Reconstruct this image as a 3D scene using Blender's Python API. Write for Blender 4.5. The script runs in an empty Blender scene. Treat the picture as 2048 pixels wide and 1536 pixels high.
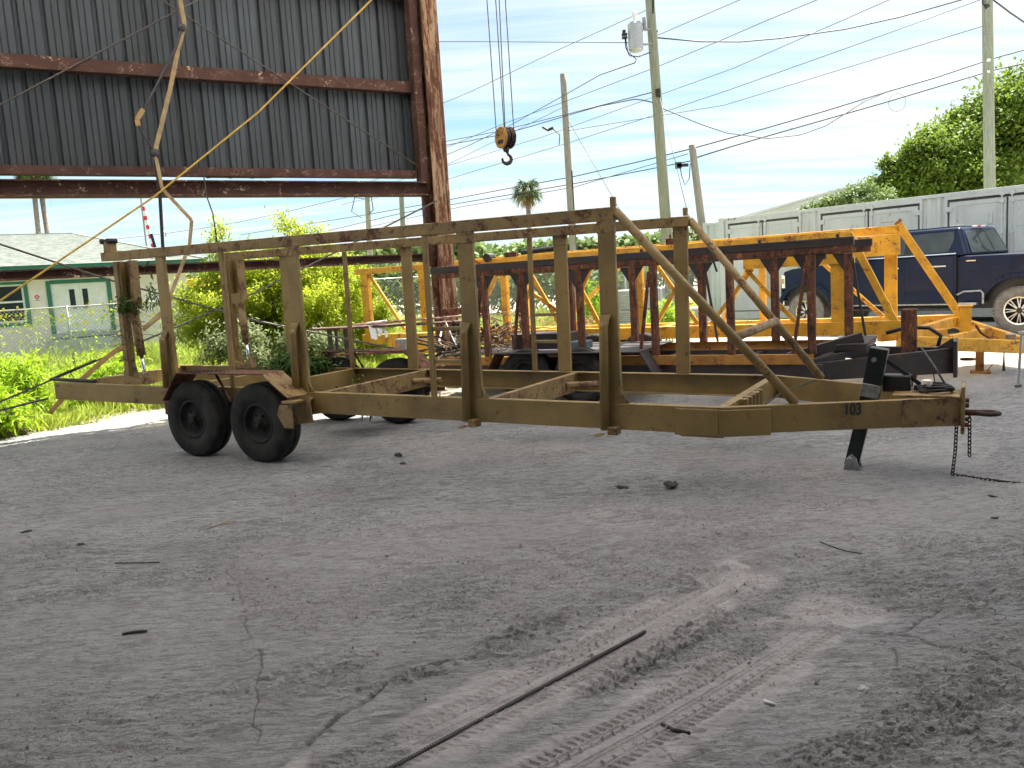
import bpy, math, random
import numpy as np
from mathutils import Vector, Matrix
random.seed(7); rng = np.random.default_rng(11)
scn = bpy.context.scene
R = math.radians
# ------------------------------------------------------------------ camera, sky, sun, exposure
p, r = R(7.2308), R(3.549)
R0 = Vector((1, 0, 0)); U0 = Vector((0, math.sin(p), math.cos(p))); F = Vector((0, math.cos(p), -math.sin(p)))
RT = math.cos(r)*R0 - math.sin(r)*U0; UP = math.sin(r)*R0 + math.cos(r)*U0
cam = bpy.data.cameras.new('camera'); co = bpy.data.objects.new('camera', cam); scn.collection.objects.link(co)
m = Matrix((RT, UP, -F)).transposed().to_4x4(); m.translation = (0, 0, 1.6); co.matrix_world = m
cam.sensor_width = 36; cam.lens = 36*1633.5/2048; cam.clip_start = .05; cam.clip_end = 2000
scn.camera = co
scn.render.resolution_x = 1024; scn.render.resolution_y = 768
scn.view_settings.view_transform = 'Standard'; scn.view_settings.look = 'None'
scn.view_settings.exposure = EXPO = 1.88; scn.view_settings.gamma = 1
SUN_EL, SUN_AZ = R(60), R(36)          # azimuth from +Y towards +X
w = bpy.data.worlds.new('World'); scn.world = w; w.use_nodes = True
nt = w.node_tree; nt.nodes.clear(); N = nt.nodes.new; Lk = nt.links.new
sky = N('ShaderNodeTexSky'); sky.sky_type = 'NISHITA'; sky.sun_disc = False
sky.sun_elevation = SUN_EL; sky.sun_rotation = SUN_AZ; sky.altitude = 10; sky.air_density = 1.0; sky.dust_density = .6; sky.ozone_density = 1.5
tc = N('ShaderNodeTexCoord'); sep = N('ShaderNodeSeparateXYZ'); Lk(tc.outputs['Generated'], sep.inputs[0])
def wm(op, a, b=None, c=None):
    n = N('ShaderNodeMath'); n.operation = op
    for i, v in enumerate((a, b, c)):
        if v is None: continue
        if isinstance(v, (int, float)): n.inputs[i].default_value = v
        else: Lk(v, n.inputs[i])
    return n.outputs[0]
zc = wm('MAXIMUM', wm('ADD', sep.outputs[2], .12), .03)
px, py = wm('DIVIDE', sep.outputs[0], zc), wm('DIVIDE', sep.outputs[1], zc)
cmb = N('ShaderNodeCombineXYZ'); Lk(px, cmb.inputs[0]); Lk(py, cmb.inputs[1])
def wn(scale, rot, sx, sy, det, dist, loc=(0, 0, 0)):
    mp = N('ShaderNodeMapping'); mp.inputs['Rotation'].default_value = (0, 0, rot); mp.inputs['Scale'].default_value = (sx, sy, 1); mp.inputs['Location'].default_value = loc
    Lk(cmb.outputs[0], mp.inputs[0]); n = N('ShaderNodeTexNoise'); n.inputs['Scale'].default_value = scale
    n.inputs['Detail'].default_value = det; n.inputs['Distortion'].default_value = dist; n.inputs['Roughness'].default_value = .55
    Lk(mp.outputs[0], n.inputs['Vector']); return n.outputs[0]
c1 = wn(.55, R(24), .55, 1.0, 4, .5); c2 = wn(1.6, R(28), .3, 2.2, 7, .9, (3, 1, 0)); c3 = wn(5, R(20), .4, 2.4, 5, .5)
cs = wm('ADD', wm('MULTIPLY', c1, .75), wm('ADD', wm('MULTIPLY', c2, .42), wm('MULTIPLY', c3, .12)))
mr = N('ShaderNodeMapRange'); mr.interpolation_type = 'SMOOTHSTEP'; mr.inputs[1].default_value = .51; mr.inputs[2].default_value = .73; mr.inputs[3].default_value = .30; mr.inputs[4].default_value = .97
Lk(cs, mr.inputs[0])
mix = N('ShaderNodeMix'); mix.data_type = 'RGBA'
Lk(mr.outputs[0], mix.inputs[0]); 
skm = N('ShaderNodeMix'); skm.data_type = 'RGBA'; skm.blend_type = 'MULTIPLY'; skm.inputs[0].default_value = 1
Lk(sky.outputs[0], skm.inputs[6]); skm.inputs[7].default_value = (.56, .86, 1.0, 1)
Lk(skm.outputs[2], mix.inputs[6])
cr = N('ShaderNodeMix'); cr.data_type = 'RGBA'; cr.inputs[6].default_value = (5.0, 5.6, 5.85, 1); cr.inputs[7].default_value = (6.3, 6.6, 6.7, 1)
Lk(c2, cr.inputs[0]); Lk(cr.outputs[2], mix.inputs[7])
bg = N('ShaderNodeBackground'); bg.inputs[1].default_value = .050; Lk(mix.outputs[2], bg.inputs[0])
wo = N('ShaderNodeOutputWorld'); Lk(bg.outputs[0], wo.inputs[0])
sl = bpy.data.lights.new('sun', 'SUN'); sl.energy = 4.6; sl.angle = R(.6); sl.color = (1, .95, .86)
so = bpy.data.objects.new('sun', sl); scn.collection.objects.link(so)
sd = Vector((math.sin(SUN_AZ)*math.cos(SUN_EL), math.cos(SUN_AZ)*math.cos(SUN_EL), math.sin(SUN_EL)))
so.rotation_euler = sd.to_track_quat('Z', 'Y').to_euler(); so.location = (0, 0, 30)

# ------------------------------------------------------------------ node material helpers
class M:
    def __init__(s, name, rough=.7, metal=0., spec=.5):
        s.m = bpy.data.materials.new(name); s.m.use_nodes = True; s.t = s.m.node_tree
        s.b = s.t.nodes['Principled BSDF']; s.b.inputs['Roughness'].default_value = rough
        s.b.inputs['Metallic'].default_value = metal; s.b.inputs['Specular IOR Level'].default_value = spec
        s.co = s.t.nodes.new('ShaderNodeTexCoord').outputs['Object']
    def n(s, t): return s.t.nodes.new(t)
    def l(s, a, b): s.t.links.new(a, b)
    def noise(s, scale, det=4, rough=.6, dist=0, sc=None, loc=None, co=None):
        v = co or s.co
        if sc or loc:
            mp = s.n('ShaderNodeMapping'); s.l(v, mp.inputs[0])
            if sc: mp.inputs['Scale'].default_value = sc
            if loc: mp.inputs['Location'].default_value = loc
            v = mp.outputs[0]
        n = s.n('ShaderNodeTexNoise'); s.l(v, n.inputs['Vector']); n.inputs['Scale'].default_value = scale
        n.inputs['Detail'].default_value = det; n.inputs['Roughness'].default_value = rough; n.inputs['Distortion'].default_value = dist
        return n.outputs[0]
    def ramp(s, v, a, b, lo=0., hi=1.):
        n = s.n('ShaderNodeMapRange'); n.interpolation_type = 'SMOOTHSTEP'
        s.l(v, n.inputs[0])
        for i, x in enumerate((a, b, lo, hi)): n.inputs[i+1].default_value = x
        return n.outputs[0]
    def math(s, op, a, b=0.):
        n = s.n('ShaderNodeMath'); n.operation = op
        for i, v in enumerate((a, b)):
            if isinstance(v, (int, float)): n.inputs[i].default_value = v
            else: s.l(v, n.inputs[i])
        return n.outputs[0]
    def mix(s, f, a, b):
        n = s.n('ShaderNodeMix'); n.data_type = 'RGBA'
        for i, v in ((0, f), (6, a), (7, b)):
            if isinstance(v, (int, float)): n.inputs[i].default_value = v
            elif isinstance(v, tuple): n.inputs[i].default_value = (*v, 1)
            else: s.l(v, n.inputs[i])
        return n.outputs[2]
    def col(s, v):
        if isinstance(v, tuple): s.b.inputs['Base Color'].default_value = (*v, 1)
        else: s.l(v, s.b.inputs['Base Color'])
    def bump(s, h, st=.3, d=.01):
        n = s.n('ShaderNodeBump'); n.inputs['Strength'].default_value = st; n.inputs['Distance'].default_value = d
        s.l(h, n.inputs['Height']); s.l(n.outputs[0], s.b.inputs['Normal'])
    def attr(s, name):
        n = s.n('ShaderNodeAttribute'); n.attribute_name = name; return n
def plain(name, c, rough=.7, metal=0., var=.25, sc=8., bump=.15):
    k = M(name, rough, metal); n = k.noise(sc, 5)
    k.col(k.mix(k.ramp(n, .3, .7), tuple(x*(1-var) for x in c), tuple(min(1, x*(1+var*.6)) for x in c)))
    if bump: k.bump(k.noise(sc*6, 3), bump, .004)
    return k.m
def paint(name, c, rust=.5, rc=(.11, .035, .015), rough=.55, sc=3., stretch=None, dirt=.35):
    k = M(name, rough)
    a = k.noise(sc, 8, .72, .6); b = k.noise(sc*7, 6, .75, .3, loc=(5, 3, 1)); e = k.noise(sc*.7, 3, loc=(9, 2, 7))
    s_ = k.noise(sc*2.2, 6, .7, .2, sc=(2.5, 2.5, .22), loc=(1, 8, 3))
    cc = k.mix(k.ramp(e, .3, .7), tuple(x*(1-dirt) for x in c), c)
    cc = k.mix(k.math('MULTIPLY', k.ramp(s_, .55, .75), .45), cc, tuple(x*.45 for x in c))
    v = k.math('ADD', k.math('MULTIPLY', a, .6), k.math('MULTIPLY', b, .4)); th = .72-.3*rust
    halo = k.ramp(v, th-.05, th+.02); cc = k.mix(k.math('MULTIPLY', halo, .5), cc, tuple(.5*x+.5*y for x, y in zip(c, rc)))
    rm = k.ramp(v, th, th+.03)
    ln = k.math('ABSOLUTE', k.math('SUBTRACT', k.noise(sc*1.1, 5, .7, 1.2, sc=(1, 1, 1.6), loc=(2, 9, 4)), .5)); gate = k.ramp(k.noise(sc*.9, 3, loc=(6, 6, 1)), .50, .62)
    scr = k.math('MULTIPLY', k.ramp(ln, .010, .002), gate); rm = k.math('MAXIMUM', rm, k.math('MULTIPLY', scr, .85))
    rcol = k.mix(k.ramp(b, .35, .65), rc, tuple(x*2.4 for x in rc))
    k.col(k.mix(rm, cc, rcol)); k.l(k.ramp(rm, 0, 1, rough, .92), k.b.inputs['Roughness'])
    k.bump(k.math('ADD', k.math('MULTIPLY', rm, .6), k.math('MULTIPLY', b, .5)), .4, .006)
    return k.m
def leafmat(name, c, tr=.45, var=.5, sc=3.):
    k = M(name, .55, 0, .25); n = k.noise(sc, 3); o = k.noise(sc*9, 1, loc=(3, 3, 3))
    dark = tuple(x*(1-var) for x in c); cc = k.mix(k.ramp(n, .35, .65), dark, c); cc = k.mix(k.math('MULTIPLY', k.ramp(o, .4, .75), .5), cc, (c[0]*1.5, c[1]*1.25, c[2]*.8))
    k.col(cc); t = k.n('ShaderNodeBsdfTranslucent'); k.l(cc, t.inputs[0])
    g = k.n('ShaderNodeMixShader'); g.inputs[0].default_value = tr
    k.l(k.b.outputs[0], g.inputs[1]); k.l(t.outputs[0], g.inputs[2])
    k.l(g.outputs[0], k.t.nodes['Material Output'].inputs[0]); return k.m

MT = {}
MT['beige'] = paint('beige_paint', (.285, .185, .058), .45, (.06, .026, .014))
MT['beige_rust'] = paint('beige_paint_rusty', (.295, .19, .064), .66, (.06, .026, .016), sc=6)
MT['brownrust'] = paint('red_brown_rust', (.21, .075, .035), .62, (.035, .014, .010), .8, 7)
MT['ochre'] = paint('ochre_paint_worn', (.46, .21, .04), .62, (.08, .028, .014), .7, 5)
MT['blacksteel'] = paint('black_steel', (.035, .026, .026), .4, (.07, .03, .02), .5, 5)
MT['yellow'] = paint('yellow_paint', (.84, .43, .035), .56, (.12, .04, .02), .5, 5, dirt=.3)
MT['shedrust'] = paint('shed_frame_rust', (.095, .038, .026), .45, (.34, .24, .17), .8, 5)
MT['flake'] = paint('flaking_column', (.15, .05, .028), .60, (.24, .13, .08), .85, 2.6)
MT['tyre'] = plain('tyre_rubber', (.020, .018, .016), .9, 0, .75, 7, .8)
MT['truck_tyre'] = plain('truck_tyre_rubber', (.17, .155, .14), .85, 0, .3, 12, .4)
MT['chain'] = plain('chain_iron', (.06, .04, .032), .8, .3, .3, 20, .1)
MT['rim'] = plain('dirty_rim', (.022, .019, .017), .7, .3, .4, 15, .3)
MT['black'] = plain('black_plastic', (.015, .015, .017), .5, 0, .3, 10, .1)
MT['chrome'] = plain('chrome', (.8, .8, .8), .18, 1, .1, 20, 0)
MT['steel'] = plain('grey_steel', (.35, .35, .35), .45, .8, .3, 20, .1)
MT['rope'] = plain('steel_rope', (.12, .11, .10), .6, .4, .2, 20, 0)
MT['wire'] = plain('cable_black', (.05, .05, .055), .6, 0, .2, 20, 0)
MT['strap'] = plain('faded_strap', (.42, .30, .15), .8, 0, .3, 9, .1)
MT['orange'] = plain('orange_strap', (.42, .26, .10), .7, 0, .25, 9, .1)
MT['yrope'] = plain('yellow_cord', (.55, .36, .06), .6, 0, .2, 9, .1)
MT['white'] = plain('white_paint', (.78, .79, .78), .5, 0, .1, 5, .05)
MT['green'] = plain('green_trim', (.03, .17, .12), .6, 0, .15, 5, .05)
MT['stucco'] = plain('stucco', (.80, .73, .68), .9, 0, .08, 3, .3)
MT['glass'] = plain('dark_glass', (.035, .045, .05), .05, 0, .3, 2, 0)
MT['decal'] = plain('black_decal', (.02, .02, .02), .6, 0, .1, 20, 0)
MT['twig'] = plain('dry_twig', (.20, .13, .075), .9, 0, .4, 20, .2)
MT['jack'] = plain('dark_green_jack', (.009, .014, .014), .4, .2, .3, 10, .1)
MT['bluebox'] = plain('blue_grey_box', (.10, .16, .19), .6, 0, .3, 10, .1)
MT['red'] = plain('red_plastic', (.6, .03, .03), .3, 0, .1, 10, 0)
MT['flagred'] = plain('faded_red', (.36, .2, .17), .8, 0, .5, 12, 0)
MT['block'] = plain('precast_concrete', (.40, .42, .42), .9, 0, .15, 5, .5)
MT['wood'] = plain('weathered_wood', (.34, .25, .15), .9, 0, .35, 7, .3)
MT['leaf_bush'] = leafmat('bush_leaf', (.46, .56, .05), .62, .4)
MT['leaf_grey'] = leafmat('grey_green_leaf', (.30, .37, .19), .45)
MT['rimsilver'] = plain('machined_rim', (.50, .50, .50), .35, .8, .1, 20, 0)
MT['leaf_dark'] = leafmat('dark_leaf', (.07, .14, .03), .35)
MT['leaf_oak'] = leafmat('oak_leaf', (.22, .33, .05), .42, .55, .5)
MT['leaf_far'] = leafmat('far_leaf', (.20, .29, .10), .3, .5, .15)
MT['grass'] = leafmat('grass_blade', (.42, .53, .09), .5, .4, .8)
MT['weed'] = leafmat('weed_leaf', (.38, .58, .03), .5, .35)
MT['flower'] = plain('yellow_flower', (.8, .7, .05), .7, 0, .1, 5, 0)
MT['palm'] = leafmat('palm_frond', (.10, .16, .05), .25, .4, 1.5)
MT['palmdry'] = leafmat('dry_palm_frond', (.30, .22, .10), .2, .4, 1.5)
MT['bark'] = plain('bark', (.24, .20, .16), .95, 0, .35, 6, .6)
MT['mound'] = plain('gravel_mound', (.26, .23, .21), .95, 0, .35, 1.2, .6)
MT['busyellow'] = plain('bus_yellow', (.7, .4, .03), .5, 0, .1, 2, 0)

def pole_mat(name, c):
    k = M(name, .9); g = k.noise(3, 8, .75, .3, sc=(14, 14, .8)); h = k.noise(1.2, 3)
    cc = k.mix(k.ramp(g, .35, .68), tuple(x*.6 for x in c), tuple(x*1.15 for x in c)); cc = k.mix(k.math('MULTIPLY', k.ramp(h, .4, .7), .35), cc, (c[0]*.8, c[1]*.95, c[2]*.7))
    k.col(cc); k.bump(g, .5, .01); return k.m
def flake():
    k = M('flaking_column', .9); a = k.noise(2.2, 9, .72, .7, sc=(6, 6, .55)); b = k.noise(9, 7, .75, .5, sc=(3, 3, .7), loc=(3, 1, 2)); c_ = k.noise(1.1, 4, loc=(7, 7, 7))
    v = k.math('ADD', k.math('MULTIPLY', a, .65), k.math('MULTIPLY', b, .4))
    cc = k.mix(k.ramp(v, .40, .50), (.045, .02, .014), (.17, .07, .038)); cc = k.mix(k.ramp(v, .51, .56), cc, (.42, .28, .17)); cc = k.mix(k.math('MULTIPLY', k.ramp(c_, .5, .65), .5), cc, (.09, .035, .02))
    k.col(cc); k.bump(v, 1.0, .03); return k.m
MT['flake'] = flake()
def rustmix():
    k = M('scaly_rust', .85); a = k.noise(5, 9, .75, .7, sc=(2.5, 2.5, .6)); b = k.noise(16, 6, .75, .4, loc=(3, 1, 2)); v = k.math('ADD', k.math('MULTIPLY', a, .6), k.math('MULTIPLY', b, .42))
    cc = k.mix(k.ramp(v, .42, .53), (.022, .011, .009), (.13, .045, .022)); cc = k.mix(k.ramp(v, .55, .61), cc, (.30, .125, .05))
    k.col(cc); k.bump(v, .8, .015); return k.m
MT['brownrust'] = rustmix()
MT['polegreen'] = pole_mat('treated_pole', (.30, .31, .235)); MT['polegrey'] = pole_mat('grey_pole', (.33, .29, .25))

def clad():
    k = M('blue_grey_cladding', .55, .2); a = k.noise(1.2, 5, .65, .2, sc=(1, 1, .4)); b = k.noise(6, 6, .7, .3, sc=(3, 3, .25))
    cc = k.mix(k.ramp(a, .3, .7), (.050, .060, .068), (.078, .095, .110)); cc = k.mix(k.math('MULTIPLY', k.ramp(b, .52, .75), .45), cc, (.11, .07, .045))
    oi = k.n('ShaderNodeObjectInfo'); cc = k.mix(k.math('MULTIPLY', oi.outputs['Random'], .45), cc, (.035, .037, .038))
    k.col(cc); k.bump(k.math('ADD', b, k.math('MULTIPLY', k.noise(1.7, 3, loc=(4, 4, 4)), 3.)), .3, .012); return k.m
MT['clad'] = clad()
def contm():
    k = M('container_grey', .5, .1); a = k.noise(.8, 5, .6, .3); b = k.noise(3, 6, .7, .2, sc=(2, 2, .15))
    cc = k.mix(k.ramp(a, .3, .7), (.50, .54, .54), (.60, .635, .63)); cc = k.mix(k.math('MULTIPLY', k.ramp(b, .52, .72), .45), cc, (.34, .29, .23)); cc = k.mix(k.math('MULTIPLY', k.ramp(k.noise(7, 7, .8, .4, sc=(1, 1, .5), loc=(1, 5, 2)), .60, .66), .6), cc, (.22, .12, .07)); k.bump(k.noise(1.5, 4), .25, .02)
    k.col(cc); return k.m
MT['cont'] = contm(); MT['seal'] = plain('door_seal', (.10, .105, .11), .8, 0, .2, 9, 0); MT['contgreen'] = plain('container_pale', (.52, .57, .54), .5, 0, .1, 1, 0)
def carpaint():
    k = M('navy_car_paint', .3, .0); k.b.inputs['Specular IOR Level'].default_value = .2; k.b.inputs['Coat Weight'].default_value = .25; k.b.inputs['Coat IOR'].default_value = 1.35; k.b.inputs['Coat Roughness'].default_value = .04
    n = k.noise(2, 3); k.col(k.mix(n, (.003, .008, .028), (.005, .013, .042))); k.bump(k.noise(1.3, 2), .05, .01)
    return k.m
MT['navy'] = carpaint()
def shingle():
    k = M('roof_shingle', .95); k2 = k.noise(5, 4, .7, 0, sc=(1, 1, 4)); v = k.n('ShaderNodeTexWhiteNoise')
    k.col(k.mix(k.ramp(k2, .3, .7), (.19, .21, .19), (.33, .36, .31))); k.bump(k2, .5, .01); return k.m
MT['shingle'] = shingle()

def yard():
    k = M('yard_mud_concrete', .9, 0, .35); A = k.attr('mask'); sp = k.n('ShaderNodeSeparateColor'); k.l(A.outputs['Color'], sp.inputs[0])
    mud, dark, pale = sp.outputs[0], sp.outputs[1], sp.outputs[2]
    f = k.noise(60, 6, .7); g = k.noise(9, 6, .7, .4); h = k.noise(1.1, 5, .6, .6); s = k.noise(220, 3, .8); st = k.noise(3, 7, .75, .8, sc=(.5, 2.2, 1)); sl = k.noise(14, 6, .75, .6, sc=(.55, 2.4, 1), loc=(4, 4, 0))
    conc = k.mix(k.ramp(h, .35, .65), (.435, .428, .437), (.55, .545, .555))
    conc = k.mix(k.math('MULTIPLY', k.ramp(st, .42, .68), .55), conc, (.31, .295, .285))
    conc = k.mix(k.math('MULTIPLY', k.ramp(sl, .49, .56), .72), conc, (.20, .19, .183))
    mudc = k.mix(k.ramp(g, .3, .7), (.325, .300, .298), (.41, .382, .382))
    ms = k.noise(17, 7, .78, .5, sc=(.6, 2., 1), loc=(8, 1, 0)); mudc = k.mix(k.math('MULTIPLY', k.ramp(ms, .52, .60), .5), mudc, (.23, .20, .19))
    cc = k.mix(mud, conc, mudc)
    cc = k.mix(k.math('MULTIPLY', k.math('MULTIPLY', k.ramp(f, .53, .62), .55), k.ramp(mud, 0, 1, 1, .3)), cc, (.17, .155, .148))
    e1 = k.noise(30, 8, .8, .8, sc=(.7, 1.6, 1), loc=(2, 6, 1)); cc = k.mix(k.math('MULTIPLY', k.math('MULTIPLY', k.ramp(e1, .54, .58), .62), k.ramp(mud, 0, 1, 1, .15)), cc, (.13, .12, .115)); e2 = k.noise(24, 6, .8, .5, loc=(5, 2, 3)); cc = k.mix(k.math('MULTIPLY', k.math('MULTIPLY', k.ramp(e2, .58, .66), .45), k.ramp(mud, 0, 1, 1, .1)), cc, (.60, .59, .57))
    cc = k.mix(k.math('MULTIPLY', k.ramp(s, .66, .76), .5), cc, (.66, .66, .64))
    cc = k.mix(k.math('MULTIPLY', dark, .8), cc, (.11, .098, .092))
    cc = k.mix(pale, cc, (.56, .49, .37))
    k.col(cc); k.bump(k.math('MULTIPLY', k.math('ADD', k.math('MULTIPLY', f, .6), k.math('ADD', k.math('MULTIPLY', s, .4), k.math('MULTIPLY', sl, 1.4))), k.ramp(mud, 0, 1, 1, .25)), 1.0, .035)
    k.l(k.ramp(h, .4, .7, .62, .95), k.b.inputs['Roughness']); return k.m
def added_diffuser():  # translucent sheet added overhead to lift the brightness of the shaded floor
    k = M('added_roof_diffuser', .6); k.col((.5, .5, .46)); t = k.n('ShaderNodeBsdfTranslucent'); t.inputs[0].default_value = (.93, .92, .92, 1)
    g = k.n('ShaderNodeMixShader'); g.inputs[0].default_value = .85; k.l(k.b.outputs[0], g.inputs[1]); k.l(t.outputs[0], g.inputs[2]); k.l(g.outputs[0], k.t.nodes['Material Output'].inputs[0]); return k.m
MT['added_diffuser'] = added_diffuser()
MT['yard'] = yard()
def ground():
    k = M('outer_ground', .95); g = k.noise(.8, 8, .7, .5); h = k.noise(8, 6, .75); v = k.noise(.25, 4, .6)
    cc = k.mix(k.ramp(g, .35, .65), (.44, .40, .33), (.58, .54, .46)); cc = k.mix(k.math('MULTIPLY', k.ramp(h, .5, .7), .4), cc, (.24, .21, .16))
    cc = k.mix(k.math('MULTIPLY', k.ramp(v, .5, .65), .4), cc, (.20, .22, .09))
    k.col(cc); k.bump(h, .5, .02); return k.m
MT['ground'] = ground()
MT['pave'] = plain('pale_pavement', (.55, .54, .50), .9, 0, .15, .8, .3)
MT['soil'] = plain('grassy_soil', (.13, .15, .06), .95, 0, .5, 1.5, .5)
MT['rail'] = plain('galvanised', (.45, .46, .47), .5, .5, .15, 20, 0)

# ------------------------------------------------------------------ mesh helpers
C = scn.collection
class MB:
    def __init__(s): s.v = []; s.f = []
    def box(s, x0, x1, y0, y1, z0, z1, mt=None):
        b = len(s.v); P = [Vector((x, y, z)) for x in (x0, x1) for y in (y0, y1) for z in (z0, z1)]
        if mt is not None: P = [mt @ q for q in P]
        s.v += P; s.f += [tuple(b+i for i in q) for q in ((0, 1, 3, 2), (4, 6, 7, 5), (0, 4, 5, 1), (2, 3, 7, 6), (0, 2, 6, 4), (1, 5, 7, 3))]; return s
    def bar(s, a, c, w_, h_, up=(0, 0, 1), w2=None, h2=None):
        a, c = Vector(a), Vector(c); d = (c-a).normalized(); u = Vector(up)
        if abs(d.dot(u)) > .98: u = Vector((0, 1, 0))
        sd_ = d.cross(u).normalized(); u = sd_.cross(d).normalized(); b = len(s.v)
        for q, ww, hh in ((a, w_, h_), (c, w2 or w_, h2 or h_)):
            s.v += [q+sd_*(i*ww/2)+u*(j*hh/2) for i, j in ((-1, -1), (1, -1), (1, 1), (-1, 1))]
        s.f += [(b+3, b+2, b+1, b), (b+4, b+5, b+6, b+7)]+[(b+i, b+(i+1) % 4, b+4+(i+1) % 4, b+4+i) for i in range(4)]; return s
    def tube(s, pts, rad, n=8, cap=True):
        pts = [Vector(q) for q in pts]; b = len(s.v); ux = None
        for i, q in enumerate(pts):
            d = (pts[min(i+1, len(pts)-1)]-pts[max(i-1, 0)]).normalized()
            if ux is None: ux = d.orthogonal().normalized()
            ux = (ux-d*ux.dot(d)).normalized(); uy = d.cross(ux); rr = rad[i] if isinstance(rad, (list, tuple)) else rad
            s.v += [q+ux*rr*math.cos(6.28318*j/n)+uy*rr*math.sin(6.28318*j/n) for j in range(n)]
        for i in range(len(pts)-1):
            s.f += [(b+i*n+j, b+i*n+(j+1) % n, b+(i+1)*n+(j+1) % n, b+(i+1)*n+j) for j in range(n)]
        if cap: s.f += [tuple(b+j for j in range(n))[::-1], tuple(b+(len(pts)-1)*n+j for j in range(n))]
        return s
    def lathe(s, prof, n=28, mt=None):   # prof (radius, y) about the Y axis
        b = len(s.v); k = len(prof)
        for j in range(n):
            a = 6.283185*j/n
            for (rr, y) in prof:
                q = Vector((rr*math.cos(a), y, rr*math.sin(a))); s.v.append(mt @ q if mt is not None else q)
        for j in range(n):
            for i in range(k-1):
                s.f.append((b+j*k+i, b+((j+1) % n)*k+i, b+((j+1) % n)*k+i+1, b+j*k+i+1))
        return s
    def prism(s, poly, y0, y1, mt=None):  # polygon in XZ extruded in Y
        b = len(s.v); n = len(poly)
        for y in (y0, y1):
            for (x, z) in poly:
                q = Vector((x, y, z)); s.v.append(mt @ q if mt is not None else q)
        s.f += [tuple(b+i for i in range(n)), tuple(b+n+i for i in range(n))[::-1]]
        s.f += [(b+(i+1) % n, b+i, b+n+i, b+n+(i+1) % n) for i in range(n)]; return s
    def quad(s, a, b_, c, d):
        b = len(s.v); s.v += [Vector(q) for q in (a, b_, c, d)]; s.f.append((b, b+1, b+2, b+3)); return s
def mesh_np(name, V, Fq, mat, smooth=False):
    me = bpy.data.meshes.new(name); V = np.asarray(V, np.float32); Fq = np.asarray(Fq, np.int32); k = Fq.shape[1]
    me.vertices.add(len(V)); me.vertices.foreach_set('co', V.ravel()); me.loops.add(Fq.size); me.loops.foreach_set('vertex_index', Fq.ravel())
    me.polygons.add(len(Fq)); me.polygons.foreach_set('loop_start', np.arange(0, Fq.size, k, dtype=np.int32))
    me.polygons.foreach_set('loop_total', np.full(len(Fq), k, np.int32))
    if smooth: me.polygons.foreach_set('use_smooth', np.ones(len(Fq), bool))
    me.update(calc_edges=True); me.materials.append(mat); return me
def link(o, parent=None):
    C.objects.link(o)
    if parent is not None: o.parent = parent
    return o
def obj(name, mb, mat, parent=None, bev=0, smooth=False, label=None):
    me = bpy.data.meshes.new(name); me.from_pydata([tuple(q) for q in mb.v], [], mb.f); me.update()
    me.materials.append(MT[mat] if isinstance(mat, str) else mat)
    if smooth:
        me.polygons.foreach_set('use_smooth', [True]*len(me.polygons))
    o = bpy.data.objects.new(name, me); link(o, parent)
    if bev:
        b = o.modifiers.new('bevel', 'BEVEL'); b.width = bev; b.segments = 2 if bev > .02 else 1; b.limit_method = 'ANGLE'; b.angle_limit = R(40)
    if label: o['label'] = label
    return o
def tag(o, label=None, cat=None, group=None, kind=None):
    for k, v in (('label', label), ('category', cat), ('group', group), ('kind', kind)):
        if v: o[k] = v
    return o
def thing(name, label, cat, loc=(0, 0, 0), yaw=0, pitch=0, group=None):
    o = bpy.data.objects.new(name, None); C.objects.link(o); o.empty_display_size = .3
    y = R(yaw); pi_ = R(pitch); X = Vector((math.cos(y)*math.cos(pi_), math.sin(y)*math.cos(pi_), math.sin(pi_))); Y = Vector((-math.sin(y), math.cos(y), 0)); Z = X.cross(Y)
    mm = Matrix((X, Y, Z)).transposed().to_4x4(); mm.translation = loc; o.matrix_world = mm
    return tag(o, label, cat, group)
def rot_y(a): return Matrix.Rotation(a, 4, 'Y')
def T(x, y, z): return Matrix.Translation((x, y, z))
def text_part(name, s, size, mat, parent, mt, off=.012):
    cu = bpy.data.curves.new(name, 'FONT'); cu.body = s; cu.size = size; cu.extrude = .0008; cu.offset = off*size; cu.align_x = 'CENTER'; cu.align_y = 'CENTER'
    tmp = bpy.data.objects.new('tmp', cu); C.objects.link(tmp)
    dg = bpy.context.evaluated_depsgraph_get(); me = bpy.data.meshes.new_from_object(tmp.evaluated_get(dg)); bpy.data.objects.remove(tmp)
    me.name = name; me.materials.clear(); me.materials.append(MT[mat]); o = bpy.data.objects.new(name, me); link(o, parent); o.matrix_local = mt; return o
def dup_tree(o, parent=None):
    c = o.copy(); C.objects.link(c)
    if parent is not None: c.parent = parent
    for ch in list(o.children): dup_tree(ch, c)
    return c
# value noise in numpy
_P = rng.random((256, 256)).astype(np.float32)
def vn(x, y):
    xi = np.floor(x).astype(int); yi = np.floor(y).astype(int); fx = x-xi; fy = y-yi; fx = fx*fx*(3-2*fx); fy = fy*fy*(3-2*fy)
    a = _P[xi & 255, yi & 255]; b = _P[(xi+1) & 255, yi & 255]; c = _P[xi & 255, (yi+1) & 255]; d = _P[(xi+1) & 255, (yi+1) & 255]
    return (a*(1-fx)+b*fx)*(1-fy)+(c*(1-fx)+d*fx)*fy
def fbm(x, y, o=4, g=.5):
    s = 0; a = 1; t = 0
    for i in range(o): s = s+a*vn(x*2**i+17.3*i, y*2**i+5.1*i); t += a; a *= g
    return s/t
def sst(v, a, b):
    t = np.clip((v-a)/(b-a), 0, 1); return t*t*(3-2*t)
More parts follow.
